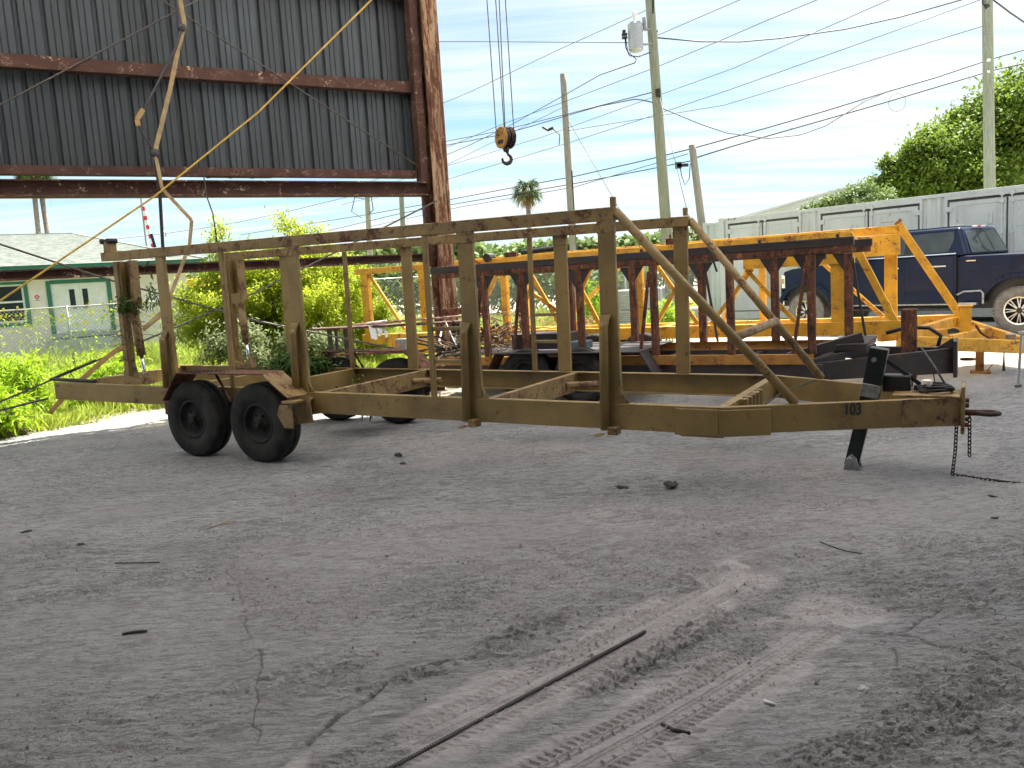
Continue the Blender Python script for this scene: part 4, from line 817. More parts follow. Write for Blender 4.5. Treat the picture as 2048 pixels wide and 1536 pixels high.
# precast blocks
def blk(x, y, z, yaw, lab, s0=None, w_=1.2):
    o = obj('concrete_block', MB().box(-w_/2, w_/2, -.3, .3, 0, .56), 'block', None, .03); o.matrix_world = T(x, y, z) @ Matrix.Rotation(R(yaw), 4, 'Z')
    cr = MB(); rr = random.Random(int(x*10)+int(z*7))
    for i in range(9):
        zz = .03+i*.057; cr.box(-w_/2+.05, w_/2-.05, -.318-rr.random()*.02, -.301, zz, zz+.045)
    obj('split_face', cr, 'block', o, .008); return tag(o, lab, 'concrete block', 'stacked concrete blocks by the fence')
blk(3.75, 23.0, .0, -20, 'lower concrete block at the left end of the grey block stack'); blk(3.72, 23.05, .575, -21, 'upper concrete block at the left end of the grey block stack')
blk(5.0, 22.5, .0, -22, 'lowest grey concrete block seen just right of the tall beige far post'); blk(4.6, 23.9, .0, -18, 'base block in the rear row of grey concrete blocks'); blk(4.62, 23.95, .575, -18, 'raised block in the rear row of grey concrete blocks near the green pole')
tag(obj('red_valve', MB().tube([(5.0, 22.45, .57), (5.0, 22.45, .66)], .03, 8).box(4.9, 5.1, 22.43, 22.47, .66, .68), 'red', None), 'small red handle lying on top of a grey concrete block', 'handle')
# ------------------------------------------------------------------ poles and wires
def pole(name, a, b, r0, r1, mat, lab, group='utility poles'):
    a = Vector(a); b = Vector(b); t = thing(name, lab, 'pole', a, group=group); n = 24; pts = [(b-a)*(i/n) for i in range(n+1)]
    obj('shaft', MB().tube(pts, [r0+(r1-r0)*i/n for i in range(n+1)], 16), mat, t, smooth=True)
    return t
pA = pole('utility_pole', (4.64, 23, -.03), (4.26, 23, 10.8), .165, .115, 'polegreen', 'tall greenish leaning utility pole carrying the grey transformer')
pB = pole('utility_pole', (2.96, 35, -.03), (2.89, 35, 9.89), .17, .125, 'polegrey', 'grey weathered cut-off pole standing left of the transformer pole')
pC = pole('utility_pole', (7.03, 28, -.03), (6.49, 28, 5.7), .15, .115, 'polegrey', 'short grey leaning pole with a black cable splice at its top')
pD = pole('utility_pole', (14.2, 24, -.03), (13.94, 24, 10.5), .165, .13, 'polegreen', 'tall straight greenish utility pole rising behind the containers at the right')
pE = pole('utility_pole', (-8.2, 50, -.03), (-7.94, 50, 7.6), .19, .15, 'polegreen', 'distant pole with looped cables seen under the shed beam')
pF = pole('utility_pole', (-5.5, 45, -.03), (-5.3, 45, 7.2), .17, .13, 'polegreen', 'distant thin green pole just left of the shed column')
obj('hardware', MB().tube([(-.27, -.1, 8.45), (-.24, -.12, 8.9), (-.22, -.1, 9.25)], .03, 6).box(-.32, -.14, -.05, .05, 8.0, 8.05).box(-.28, -.16, -.2, -.1, 6.3, 6.5), 'black', pA); obj('conduit', MB().tube([(.11, -.08, .2), (.08, -.09, 6)], .03, 6), 'black', pB); obj('tag_plate', MB().box(-.30, -.20, -.17, -.155, 6.9, 6.98), 'white', pD); obj('tag_plate', MB().box(-.29, -.21, -.17, -.155, 6.6, 6.66), 'white', pD)
obj('insulator', MB().tube([(-.1, -.1, 8.9), (-.35, -.12, 8.75), (-.42, -.12, 8.5), (-.3, -.1, 8.35), (-.15, -.1, 8.5)], .025, 6).tube([(-.33, -.1, 8.42), (-.23, -.1, 8.40)], .05, 8), 'black', pD)
obj('cable_loop', MB().tube([(.05, 0, 7.0), (-.5, -.1, 7.1), (-.75, -.1, 6.3), (-.2, -.1, 5.9)], .03, 6).tube([(.1, 0, 7.0), (.5, -.1, 7.1), (.55, -.1, 6.3), (.2, -.1, 6.0)], .03, 6), 'wire', pE)
tr = thing('transformer', 'grey cylindrical transformer can hung on the left of the tall utility pole', 'transformer', (3.86, 22.75, 7.45))
rx = Matrix.Rotation(R(90), 4, 'X')
obj('can', MB().lathe([(0, -.02), (.16, 0), (.195, .04), (.195, .62), (.20, .64), (.20, .69), (.15, .74), (0, .76)], 24, Matrix.Rotation(R(90), 4, 'X')), 'rail', tr, smooth=False)
obj('bushing', MB().lathe([(0, .75), (.03, .75), (.03, .85), (.07, .86), (.07, 1.0), (.05, 1.03), (0, 1.03)], 12, Matrix.Rotation(R(90), 4, 'X')), 'white', tr)
obj('bracket', MB().box(.18, .45, -.02, .06, .15, .19).box(.18, .42, -.02, .06, .52, .56), 'steel', tr); obj('terminal', MB().box(-.36, -.22, -.05, .05, .42, .48).box(-.36, -.22, -.05, .05, .34, .39).box(-.34, -.26, -.05, .05, .50, .56), 'black', tr)
obj('jumper', MB().tube([(-.28, 0, .35), (-.27, 0, .12), (-.18, 0, -.10), (.05, 0, -.14), (.4, .1, -.02)], .014, 6).tube([(-.26, 0, .35), (-.22, 0, 0), (.0, 0, -.2), (-.05, 0, -.3)], .012, 6), 'wire', tr, smooth=True); obj('arrester', MB().tube([(.26, 0, .55), (.24, 0, .85)], .05, 8), 'steel', tr)
WIRES = [
  ('service wire left of the transformer pole', .010, [(-6, 34.0, 11.3), (-1.99, 30.0, 10.07), (1.24, 27.0, 9.03), (3.75, 23.0, 7.75)]),
  ('thick sagging cable between the transformer pole and the right pole', .024, [(4.45, 23.0, 7.84), (5.69, 23.2, 7.72), (6.84, 23.4, 7.7), (8.01, 23.6, 7.78), (9.92, 23.8, 7.97), (11.48, 23.9, 8.23), (13.85, 24.0, 8.74)]),
  ('thin wire rising to the right from the transformer pole', .007, [(4.45, 23.0, 7.88), (5.81, 21.0, 7.94), (7.6, 17.8, 7.9)]),
  ('thin upper wire left of the transformer pole', .008, [(-6, 36, 8.3), (-1.97, 32.0, 8.38), (-.86, 30.5, 8.4), (2.18, 27.0, 8.76), (4.2, 23.0, 8.55)]),
  ('highest thin line crossing behind the transformer pole', .010, [(-4.5, 42, 7.7), (.17, 36.0, 8.19), (2.99, 34.0, 8.63), (6.08, 31.0, 9.01), (8.0, 29.0, 9.31), (8.95, 27.5, 9.39), (10.06, 26.0, 9.49), (13, 22, 9.8)]),
  ('second thin line crossing the whole sky', .010, [(-9, 47, 6.4), (-2.85, 42.0, 6.75), (-1.38, 40.0, 6.82), (3.12, 36.0, 7.29), (6.04, 33.0, 7.61), (8.22, 30.0, 7.78), (9.08, 28.0, 7.76), (11.57, 26.0, 8.2), (13.9, 24.0, 8.62)]),
  ('upper of the paired cables reaching the transformer pole', .018, [(-8, 42, 8.0), (-2.46, 38.0, 7.97), (.16, 36.0, 7.95), (2.82, 33.0, 7.9), (4.38, 23.0, 6.44)]),
  ('lower of the paired cables, drooping just before the transformer pole', .022, [(-8, 42, 7.8), (-2.47, 38.0, 7.8), (.15, 36.0, 7.78), (1.5, 34.6, 7.82), (2.82, 33.0, 7.85), (3.73, 30.0, 7.53), (4.15, 25.0, 6.68), (4.2, 24.0, 6.44), (4.40, 23.0, 6.13)]),
  ('cable running from the transformer down to the left', .018, [(-7, 45, 7.3), (-2.56, 40.0, 7.66), (-1.23, 38.0, 7.77), (.51, 36.0, 8.11), (2.77, 32.0, 8.46), (3.53, 28.0, 8.13), (3.85, 22.9, 7.2)]),
  ('deeply sagging cable joining the main lines right of the transformer pole', .018, [(4.42, 23.0, 6.05), (5.81, 24.0, 5.68), (6.74, 24.7, 5.5), (8.13, 25.2, 5.34), (9.13, 25.3, 5.4), (9.93, 25.4, 5.63), (10.58, 25.5, 5.97), (11.23, 25.6, 6.33), (12.0, 25.98, 6.60)]),
  ('upper thick main line spanning the sky to the right edge', .026, [(17.5, 23, 7.7), (16.11, 24.5, 7.47), (15.67, 25.0, 7.39), (14.92, 25.3, 7.27), (13.36, 25.6, 6.88), (12.02, 26.0, 6.62), (10.4, 26.6, 6.28), (8.78, 27.2, 5.98), (6.59, 28.0, 5.6), (5.24, 31.0, 5.66), (3.21, 35.0, 5.75), (0, 40.0, 5.91), (-3.54, 45.0, 6.01), (-8.05, 50.0, 6.03), (-18.93, 60.0, 6.04)]),
  ('lower thick main line from the right edge to the short grey pole', .028, [(17.5, 23, 7.2), (16.12, 24.5, 7.01), (14.92, 25.3, 6.93), (12.02, 26.0, 6.32), (8.78, 27.2, 5.72), (7.65, 27.6, 5.5), (6.55, 28.0, 5.26)]),
  ('lower main line going on left of the short grey pole', .024, [(6.55, 28.0, 5.2), (5.41, 31.0, 5.34), (3.16, 35.0, 5.45), (-1.51, 41.0, 5.56), (-5.4, 45.0, 5.55), (-12.74, 55.0, 5.38)]),
  ('lowest thin line left of the transformer pole', .012, [(6.4, 28.2, 5.45), (3.15, 35.0, 5.31), (-2.06, 42.0, 5.41), (-8.0, 50.0, 5.31)]),
  ('cable leaving the right pole at the top right corner', .03, [(13.97, 24.0, 8.7), (14.35, 24.0, 8.41), (14.75, 24.2, 8.25), (15.58, 24.6, 7.95), (17, 25, 7.7)]),
  ('thin wire crossing just above the short grey pole', .009, [(-6, 46, 7.3), (2.0, 36, 7.6), (8.2, 29, 8.3), (14, 23, 9.6)]),
  ('thin wire fanning low from the grey cut-off pole to the right pole', .009, [(2.92, 35, 7.6), (8.0, 29.5, 7.2), (13.98, 24, 7.9)]),
  ('faint wire between the distant poles and the grey cut-off pole', .009, [(-8.0, 50, 6.8), (-5.3, 45, 6.9), (2.9, 35, 8.6)]),
  ('guy wire slanting right from the grey cut-off pole', .010, [(3.0, 35.0, 8.04), (4.34, 33.0, 4.8), (6.3, 30.2, 0)]), ('guy wire dropping from the tall transformer pole', .008, [(4.46, 22.9, 6.34), (4.7, 21.0, 3.02), (4.95, 19.1, 0)]),
  ('distant cable seen under the shed beam at the left', .016, [(-30, 54, 5.6), (-20.41, 50.0, 5.64), (-15.95, 48.0, 5.77), (-12.2, 46.0, 6.03), (-8.17, 44.0, 6.45), (-5.4, 45, 6.9)])]
for lab, rr, pts in WIRES:
    tag(obj('overhead_wire', MB().tube(pts, rr*(.8 if rr > .012 else 1.15), 5), 'wire', None, smooth=True), lab, 'wire', 'overhead wires')
tag(obj('cable_splice', MB().box(5.95, 6.33, 27.9, 28.0, 5.0, 5.1).box(5.9, 6.1, 27.9, 28, 4.95, 5.16).tube([(6.4, 27.95, 5.1), (6.35, 27.95, 4.6), (6.2, 27.95, 4.4), (6.1, 27.95, 4.7), (6.05, 27.95, 5)], .015, 5), 'black', None), 'black splice box hanging beside the top of the short grey pole', 'splice')
tag(obj('cable_splice', MB().tube([(1.9, 34.3, 7.7), (2.1, 34.2, 7.55), (2.3, 34.1, 7.6)], .06, 6).tube([(2.3, 34.1, 7.55), (2.55, 34, 7.3), (2.5, 34, 6.9)], .02, 5), 'black', None), 'dangling black connectors on the cable left of the grey cut-off pole', 'splice')
lp = [(12.35+.27*math.cos(a*.5236), 25.9, 6.28+.27*math.sin(a*.5236)) for a in range(13)]
tag(obj('cable_coil', MB().tube(lp, .006, 5), 'wire', None), 'thin round cable loop between the two main lines at the right', 'cable')
# ------------------------------------------------------------------ hoist
MT['hookpaint'] = paint('hook_block_paint', (.50, .27, .07), .5, (.07, .03, .015), .7, 9)
hz = thing('hoist_hook_block', 'orange crane hook block hanging on four steel ropes', 'hook block', (.115, 11, 3.45)); rz = Matrix.Rotation(R(-55), 4, 'Z')
for y, nm, mt_ in ((-.085, 'cheek_plate', 'ochre'), (.055, 'cheek_plate', 'ochre')): obj(nm, MB().lathe([(0, y), (.125, y), (.14, y+.01), (.14, y+.02), (.125, y+.03), (0, y+.03)], 28, rz), 'hookpaint' if y < 0 else 'brownrust', hz)
for y in (-.045, .015): obj('sheave', MB().lathe([(0, y-.003), (.13, y-.003), (.115, y+.018), (.13, y+.038), (0, y+.038)], 28, rz), 'blacksteel', hz)
obj('label_plate', MB().box(-.05, .06, -.094, -.087, -.075, -.035, rz), 'decal', hz); obj('label_bar', MB().box(-.06, .06, -.094, -.087, .04, .065, rz), 'ochre', hz)
obj('swivel', MB().tube([(0, 0, -.13), (0, 0, -.18)], [.05, .035], 12), 'blacksteel', hz)
hk = [(0, 0, -.17), (-.01, 0, -.21)]+[(.008+.062*math.cos(R(a)), 0, -.275+.062*math.sin(R(a))) for a in range(125, -190, -18)][::-1][::-1]
hk = [(0, 0, -.17), (.02, 0, -.205)]+[(.0+.058*math.cos(R(a)), 0, -.275+.058*math.sin(R(a))) for a in range(70, -205, -15)]
obj('hook', MB().tube([rz.to_3x3() @ Vector(q) if 0 else q for q in hk], [.02, .016]+[.016+.008*math.sin(min(1, i/16)*3.1) for i in range(len(hk)-3)]+[.007], 8), 'blacksteel', hz, smooth=True)
for x0, x1, y in ((-.115, -.14, -.03), (-.01, -.025, -.02), (.0, .04, .03), (.115, .10, .03)): obj('rope', MB().tube([(x0, y, 0), (x1*1.5-x0*.5, y, 4.0)], .0065, 6), 'rope', hz)
cb2 = thing('crane_bridge', 'overhead crane girder under the shed roof carrying the hook block, above the view', 'crane', (0, 11, 7.3)); obj('girder', MB().box(-9, 9, -.15, .15, .1, .6), 'yellow', cb2); obj('trolley', MB().box(-.5, .6, -.3, .3, -.05, .1), 'blacksteel', cb2)
# ------------------------------------------------------------------ green trimmed house
hs = thing('office_building', 'low beige building with green trim, grey shingle roof and white double doors', 'building', (-15.82, 26.0, 0), 30)
def H_(n_, mb, mat, bev=0, par=None, **k): return obj(n_, mb, mat, par or hs, bev, **k)
L0 = .5
H_('wall', MB().box(-8, -.30, L0, L0+.2, -.03, 2.72).box(-.30, .56, L0, L0+.2, -.03, 1.22).box(.56, 1.30, L0, L0+.2, -.03, 2.72).box(1.30, 3.02, L0, L0+.2, -.03, .77).box(3.02, 5.55, L0, L0+.2, -.03, 2.72).box(1.30, 3.02, L0, L0+.2, 2.42, 2.72).box(-.30, .56, L0, L0+.2, 2.45, 2.72), 'stucco')
H_('side_wall', MB().box(5.35, 5.55, L0+.2, 8.5, -.03, 2.72), 'stucco'); H_('back_wall', MB().box(-8, 5.35, 8.3, 8.5, -.03, 2.72), 'stucco')
H_('fascia', MB().box(-8.6, 6.14, -.02, .03, 2.74, 3.0).box(6.09, 6.14, .03, 9, 2.74, 3.0), 'green'); H_('soffit', MB().box(-8.5, 6.09, .03, L0, 2.70, 2.72).box(5.55, 6.09, L0, 8.9, 2.70, 2.72), 'stucco')
# roof in stepped courses
def course(P0, P1, Q0, Q1, n):
    mb = MB(); up = Vector((0, 0, .018))
    for i in range(n):
        a0, a1 = Vector(P0).lerp(Vector(Q0), i/n), Vector(P1).lerp(Vector(Q1), i/n); b0, b1 = Vector(P0).lerp(Vector(Q0), (i+1)/n), Vector(P1).lerp(Vector(Q1), (i+1)/n)
        mb.quad(a0+up, a1+up, b1, b0); mb.quad(a0, a1, a1+up, a0+up)
    return mb
o = H_('shingle_courses', course((-8.6, -.05, 3.0), (6.18, -.05, 3.0), (-4, 4.5, 4.34), (2.35, 4.5, 4.34), 30), 'shingle'); o['kind'] = 'stuff'
o = H_('shingle_courses', course((6.18, -.05, 3.0), (6.18, 9.05, 3.0), (2.35, 4.5, 4.34), (2.36, 4.51, 4.34), 30), 'shingle'); o['kind'] = 'stuff'
H_('ridge_cap', MB().bar((-8, 4.5, 4.33), (2.35, 4.5, 4.33), .2, .04).bar((2.35, 4.5, 4.34), (6.18, -.05, 3.02), .16, .03), 'shingle'); H_('roof_vent', MB().tube([(5.2, 1.0, 3.2), (5.2, 1.0, 3.45)], .05, 8).tube([(5.2, 1.0, 3.45), (5.2, .85, 3.45)], .05, 8), 'steel')
d = H_('door_frame', MB().box(1.20, 1.33, L0-.04, L0+.02, .62, 2.50).box(2.99, 3.12, L0-.04, L0+.02, .62, 2.50).box(1.33, 2.99, L0-.04, L0+.02, 2.40, 2.52), 'green')
for a, b, gx in ((1.335, 2.155, 1.93), (2.165, 2.985, 2.32)):
    q_ = H_('door', MB().box(a, b, L0+.01, L0+.05, .79, 2.40), 'white', .004); obj('door_glass', MB().box(gx-.08, gx+.08, L0+.0, L0+.009, 1.62, 2.20), 'glass', q_); obj('door_handle', MB().box(gx+(-.02 if gx < 2.1 else -.1), gx+(.1 if gx < 2.1 else .02), L0-.03, L0+.0, 1.55, 1.60), 'steel', q_)
H_('threshold', MB().box(1.2, 3.1, L0-.25, L0-.002, .62, .76), 'block'); H_('step', MB().box(1.0, 3.4, L0-.9, L0-.26, -.03, .58), 'block')
wf = H_('window_frame', MB().box(-.42, -.30, L0-.04, L0+.03, 1.14, 2.53).box(.56, .68, L0-.04, L0+.03, 1.14, 2.53).box(-.30, .56, L0-.04, L0+.03, 2.45, 2.53).box(-.36, .62, L0-.05, L0+.03, 1.12, 1.22), 'green')
ws = H_('window', MB().box(-.30, -.24, L0+.02, L0+.06, 1.22, 2.45).box(.50, .56, L0+.02, L0+.06, 1.22, 2.45).box(-.24, .50, L0+.02, L0+.06, 2.39, 2.45).box(-.24, .50, L0+.02, L0+.06, 1.22, 1.29).box(-.24, .50, L0+.02, L0+.06, 1.86, 1.92), 'white'); obj('pane', MB().box(-.24, .50, L0+.03, L0+.04, 1.29, 1.86).box(-.24, .50, L0+.03, L0+.04, 1.92, 2.39), 'glass', ws)
sg = H_('sign', MB().box(.80, 1.02, L0-.012, L0-.002, 1.88, 2.12), 'white'); obj('red_roundel', MB().lathe([(0, -.016), (.075, -.016), (.075, -.012)], 20, T(.91, L0, 2.01)), 'red', sg); obj('roundel_cross', MB().bar((.86, L0-.0175, 1.96), (.96, L0-.0175, 2.06), .004, .015, up=(-1, 0, 1)).bar((.86, L0-.0185, 2.06), (.96, L0-.0185, 1.96), .004, .015, up=(1, 0, 1)), 'white', sg); obj('sign_text_bar', MB().box(.83, .99, L0-.014, L0-.0125, 1.89, 1.915), 'steel', sg)
# flag, lamp pole, bus
fp_ = thing('flagpole', 'slim flagpole with a furled striped flag above the office roof', 'flagpole', (-17.15, 40, -.03)); obj('pole', MB().tube([(0, 0, 0), (-.02, 0, 6.9)], .04, 8), 'steel', fp_)
for i in range(9): obj('flag_stripe', MB().bar((.02+.03*i, 0, 6.2-.22*i), (.05+.03*i, 0, 6.0-.22*i), .18-.008*i, .05, up=(0, 1, 0)), 'white' if i % 2 else 'red', fp_)
obj('flag_canton', MB().bar((.28, 0, 4.9), (.40, 0, 4.25), .12, .06, up=(0, 1, 0)), 'navy', fp_)
lpn = thing('lamp_hook_pole', 'thin grey pole with a curled hook top beyond the office roof', 'pole', (-12.3, 30, -.03)); obj('shaft', MB().tube([(0, 0, 0), (0, 0, 4.05)]+[(.09-.09*math.cos(a*.6), 0, 4.05+.10*math.sin(a*.6)) for a in range(1, 8)], .02, 6), 'steel', lpn)
bs = thing('yellow_bus', 'yellow bus partly hidden behind the bright bush at the left', 'bus', (-18.4, 45, 0), 10)
obj('body', MB().box(0, 7, 0, 2.4, .5, 2.75), 'busyellow', bs, .1); obj('stripe', MB().box(.1, 6.9, -.02, -.003, 1.2, 1.3), 'black', bs)
for k in range(6): obj('window', MB().box(.4+k*1.05, 1.3+k*1.05, -.02, -.003, 1.6, 2.3), 'glass', bs)
for s_ in (1.2, 5.6): obj('wheel', MB().lathe([(0, -.1), (.48, -.1), (.48, .2), (0, .2)], 20, T(s_, 0, .48)), 'tyre', bs)
gb2 = thing('metal_warehouse', 'pale grey warehouse with low gable roof behind the containers', 'building', (12.2, 46, 0), -20)
obj('wall', MB().prism([(0, -.03), (14, -.03), (14, 4.0), (7, 5.4), (0, 4.0)], 0, .2), 'contgreen', gb2); obj('roof', MB().bar((-.3, 6, 3.98), (7, 6, 5.48), 12.4, .1).bar((7, 6, 5.48), (14.3, 6, 3.98), 12.4, .1), 'cont', gb2)
# stand at right edge, table, crate, scrap
st = thing('metal_trestle', 'light blue grey metal trestle leg cut by the right edge of the view', 'trestle', (5.92, 8.95, 0), 0)
for x, y in ((0, 0), (0, .5), (.7, 0), (.7, .5)): obj('leg', MB().tube([(x, y, 0), (x*.9+.03, y, .62)], .016, 8), 'bluebox' if 0 else 'rail', st); obj('foot', MB().tube([(x-.03, y, .0), (x+.03, y, .01)], .02, 8), 'rope', st)
obj('top', MB().box(0, .7, -.02, .52, .62, .65), 'rail', st)
# ------------------------------------------------------------------ fences
def fence(pts, h_, lab):
    f_ = thing('chain_link_fence', lab, 'fence', (*pts[0], 0)); o0 = Vector((*pts[0], 0)); r_ = .006; VV = []; FF = []
    for (ax, ay), (bx, by) in zip(pts, pts[1:]):
        a = Vector((ax, ay, 0))-o0; b = Vector((bx, by, 0))-o0; L_ = (b-a).length; d = (b-a)/L_; nn = Vector((-d.y, d.x, 0))
        for k in range(int(L_/3)+1): q = a+d*min(L_, k*3.0); obj('post', MB().tube([q, q+Vector((0, 0, h_+.03))], .03, 8), 'rail', f_, smooth=True)
        obj('top_rail', MB().tube([a+Vector((0, 0, h_)), b+Vector((0, 0, h_))], .018, 6), 'rail', f_)
        x = -h_; mb = MB()
        while x < L_:
            for sg_ in (0, 1):
                s0_, s1_ = max(x, 0), min(x+h_, L_)
                if s1_ <= s0_: continue
                z0, z1 = s0_-x, s1_-x
                if sg_: z0, z1 = h_-z0, h_-z1
                mb.bar(a+d*s0_+Vector((0, 0, z0))+nn*.004*(1 if sg_ else -1), a+d*s1_+Vector((0, 0, z1))+nn*.004*(1 if sg_ else -1), r_, r_)
            x += .085
        o = obj('wire_mesh', mb, 'rail', f_); o['kind'] = 'stuff'
    return f_
fence([(-20, 15.5), (-13, 18.0), (-5.0, 21.5)], 1.62, 'chain link fence in front of the beige office, hung with weeds')
fence([(-5.0, 21.6), (.5, 23.6), (6.1, 24.3)], 1.85, 'chain link fence behind the yellow trailer, from the bushes to the container')
# ------------------------------------------------------------------ vegetation
def ribbons(Pt, D, Ln, Wd, droop, mat, name, up=None):
    """many two-segment leaf strips; Pt base, D direction, numpy"""
    n = len(Pt); up = np.array([0, 0, 1.]) if up is None else up
    S = np.cross(D, np.tile([0, 0, 1.], (n, 1))+rng.normal(0, .35, (n, 3))); S /= np.linalg.norm(S, axis=1)[:, None]+1e-9
    Ln = Ln[:, None]; Wd = Wd[:, None]; dr = np.zeros((n, 3)); dr[:, 2] = -1
    a = Pt; b = Pt+D*Ln*.5+dr*(droop*Ln*.12); c = Pt+D*Ln+dr*(droop*Ln*.5)
    V = np.stack([a-S*Wd*.3, a+S*Wd*.3, b+S*Wd*.5, b-S*Wd*.5, c+S*Wd*.12, c-S*Wd*.12], 1).reshape(-1, 3); i = np.arange(n)[:, None]*6
    Fq = np.concatenate([i+np.array([[0, 1, 2, 3]]), i+np.array([[3, 2, 4, 5]])]); return mesh_np(name, V, Fq, MT[mat])
def rdir(n, zb=0.):
    d = rng.normal(0, 1, (n, 3)); d[:, 2] += zb; return d/(np.linalg.norm(d, axis=1)[:, None]+1e-9)
def put(name, me, parent=None, **k): o = bpy.data.objects.new(name, me); link(o, parent); return tag(o, **k)
def feathery(lab, base, tips, nleaf, ln, wd, mat='leaf_bush', name='feathery_bush', cat='bush', spread=.34, stems_r=.02):
    t = thing(name, lab, cat, (*base, 0)); base = np.array([*base, 0.]); mbs = MB(); Pt = []; D = []
    for tip in tips:
        tip = np.array(tip, float)-base; st_ = np.array([tip[0]*.25+rng.normal(0, .15), tip[1]*.25+rng.normal(0, .15), 0]); mid = (st_+tip)/2+np.array([rng.normal(0, .1), 0, .25])
        ts = np.linspace(0, 1, 9)[:, None]; cur = st_*(1-ts)**2+2*mid*ts*(1-ts)+tip*ts**2; mbs.tube([tuple(q) for q in cur], [stems_r*(1-.85*i/8) for i in range(9)], 5)
        nsub = 12
        for k in range(nsub):
            u = .25+.75*k/nsub; q = cur[min(8, int(u*8))]; sd_ = rdir(1, .35)[0]; L_ = spread*(1.3-u*.7)*rng.uniform(.6, 1.3); e = q+sd_*L_; mbs.tube([tuple(q), tuple((q+e)/2+[0, 0, .03]), tuple(e)], [.008, .005, .002], 4, False)
            m_ = max(4, int(nleaf/len(tips)/nsub)); uu = rng.random(m_)**.7; pp = q+(e-q)*uu[:, None]+rng.normal(0, .05+spread*.12, (m_, 3)); dd = rdir(m_, -.05)*.8+sd_*.6; Pt.append(pp); D.append(dd)
    Pt = np.concatenate(Pt); D = np.concatenate(D); D /= np.linalg.norm(D, axis=1)[:, None]; Pt[:, 2] = np.maximum(Pt[:, 2], .03)
    n = len(Pt); put('foliage', ribbons(Pt, D, rng.uniform(.6, 1.3, n)*ln, rng.uniform(.7, 1.2, n)*wd, .45, mat, 'foliage'), t); obj('stems', mbs, 'bark', t, smooth=True); return t
tips = [(-5.35, 15.6, 3.05), (-5.0, 15.8, 2.75), (-5.6, 15.9, 2.5), (-4.15, 15.9, 3.2), (-4.45, 16.1, 2.75), (-3.65, 15.8, 3.0), (-3.4, 16.3, 2.6), (-5.9, 15.4, 2.1), (-6.3, 15.3, 1.75), (-3.0, 15.8, 2.1), (-2.8, 16.2, 1.8), (-4.9, 15.3, 2.3), (-4.2, 15.2, 2.2), (-3.7, 15.1, 2.2), (-5.4, 14.9, 1.7), (-4.6, 14.8, 1.7), (-3.5, 14.8, 1.6), (-4.0, 16.6, 2.4), (-5.2, 16.8, 2.2), (-3.2, 15.2, 1.5), (-6.0, 14.8, 1.3)]
feathery('large bright feathery bush behind the trailer, topping the rack rails', (-4.5, 16), tips, 60000, .085, .026, spread=.5)
feathery('feathery bush left of the shed column beside the yellow trailer end', (-3.1, 17.5), [(-3.4, 17.4, 1.9), (-2.9, 17.5, 1.7), (-3.6, 17.9, 1.5), (-2.6, 17.3, 1.3), (-3.1, 16.9, 1.4), (-3.3, 17.6, 2.3)], 15000, .085, .026, spread=.4)
feathery('silvery green shrub under the bright bush', (-4.4, 14.2), [(-4.9, 14.1, .95), (-4.2, 14.0, 1.0), (-3.7, 14.2, .85), (-4.5, 13.7, .8), (-5.3, 14.2, .9), (-3.2, 14.3, .8), (-2.8, 14.6, .8)], 7000, .08, .03, mat='leaf_grey', spread=.32, name='shrub', cat='shrub')
for i, (x, y, h_, lab) in enumerate([(-7.6, 12.4, .95, 'bright ferny weed clump at the far left of the yard'), (-6.9, 11.9, .8, 'bright ferny weed clump left of the trailer tail'), (-6.2, 12.6, .7, 'low ferny weed clump behind the trailer tail'), (-7.2, 10.6, .5, 'weed clump at the left edge of the dirt'), (-6.6, 10.5, .38, 'small weed clump nearest the dirt edge at the left'), (-8.2, 11.6, .8, 'ferny weed clump at the very left edge'), (3.55, 17.8, .9, 'green weed clump between the concrete blocks and the container'), (1.9, 19.5, 1.5, 'bright green sapling behind the yellow trailer cross braces')]):
    tp = [(x+random.uniform(-.45, .45), y+random.uniform(-.4, .4), h_*random.uniform(.6, 1.1)) for _ in range(7)]
    feathery(lab, (x, y), tp, 1500, .12, .028, mat='weed', name='weed_clump', cat='weeds', spread=.28, stems_r=.008)
# grass
def inpoly(x, y, P):
    c = np.zeros(len(x), bool); j = len(P)-1
    for i in range(len(P)):
        xi, yi = P[i]; xj, yj = P[j]; k = ((yi > y) != (yj > y)) & (x < (xj-xi)*(y-yi)/(yj-yi+1e-12)+xi); c ^= k; j = i
    return c
def grass(poly, n, h0, h1, name, lab, mat='grass'):
    P = np.array(poly); x = rng.uniform(P[:, 0].min(), P[:, 0].max(), n*3); y = P[:, 1].min()+(P[:, 1].max()-P[:, 1].min())*rng.random(n*3)**1.4; k = inpoly(x, y, poly); x, y = x[k][:n], y[k][:n]; m_ = len(x)
    hn = fbm(x*.9+3, y*.9, 3); hh = h0+(h1-h0)*sst(hn, .3, .7)*rng.uniform(.5, 1.1, m_); keep = rng.random(m_) < (.35+.65*sst(fbm(x*1.7, y*1.7+9, 2), .25, .5)); x, y, hh = x[keep], y[keep], hh[keep]; m_ = len(x)
    Pt = np.stack([x, y, np.full(m_, -.02)], 1); D = rng.normal(0, .33, (m_, 3)); D[:, 2] = 1; D /= np.linalg.norm(D, axis=1)[:, None]
    put(name, ribbons(Pt, D, hh, rng.uniform(.012, .028, m_), .35, mat, name), label=lab, cat='grass', kind='stuff')
gp = [(-9.5, 9.9), (-6.9, 9.9), (-6.1, 10.7), (-5.6, 12.0), (-3.8, 13.2), (-1.2, 13.9), (.8, 16), (3.2, 21.5), (2.5, 23), (-5, 21), (-13, 17.8), (-20, 15)]
grass(gp, 85000, .10, .48, 'tall_grass', 'sunlit green grass and weeds covering the ground behind the trailers')
grass([(-20, 15.3), (-13, 17.8), (-5, 21.3), (-8, 27), (-13, 26), (-24, 21)], 26000, .25, .75, 'verge_grass', 'tall grass between the chain link fence and the office')
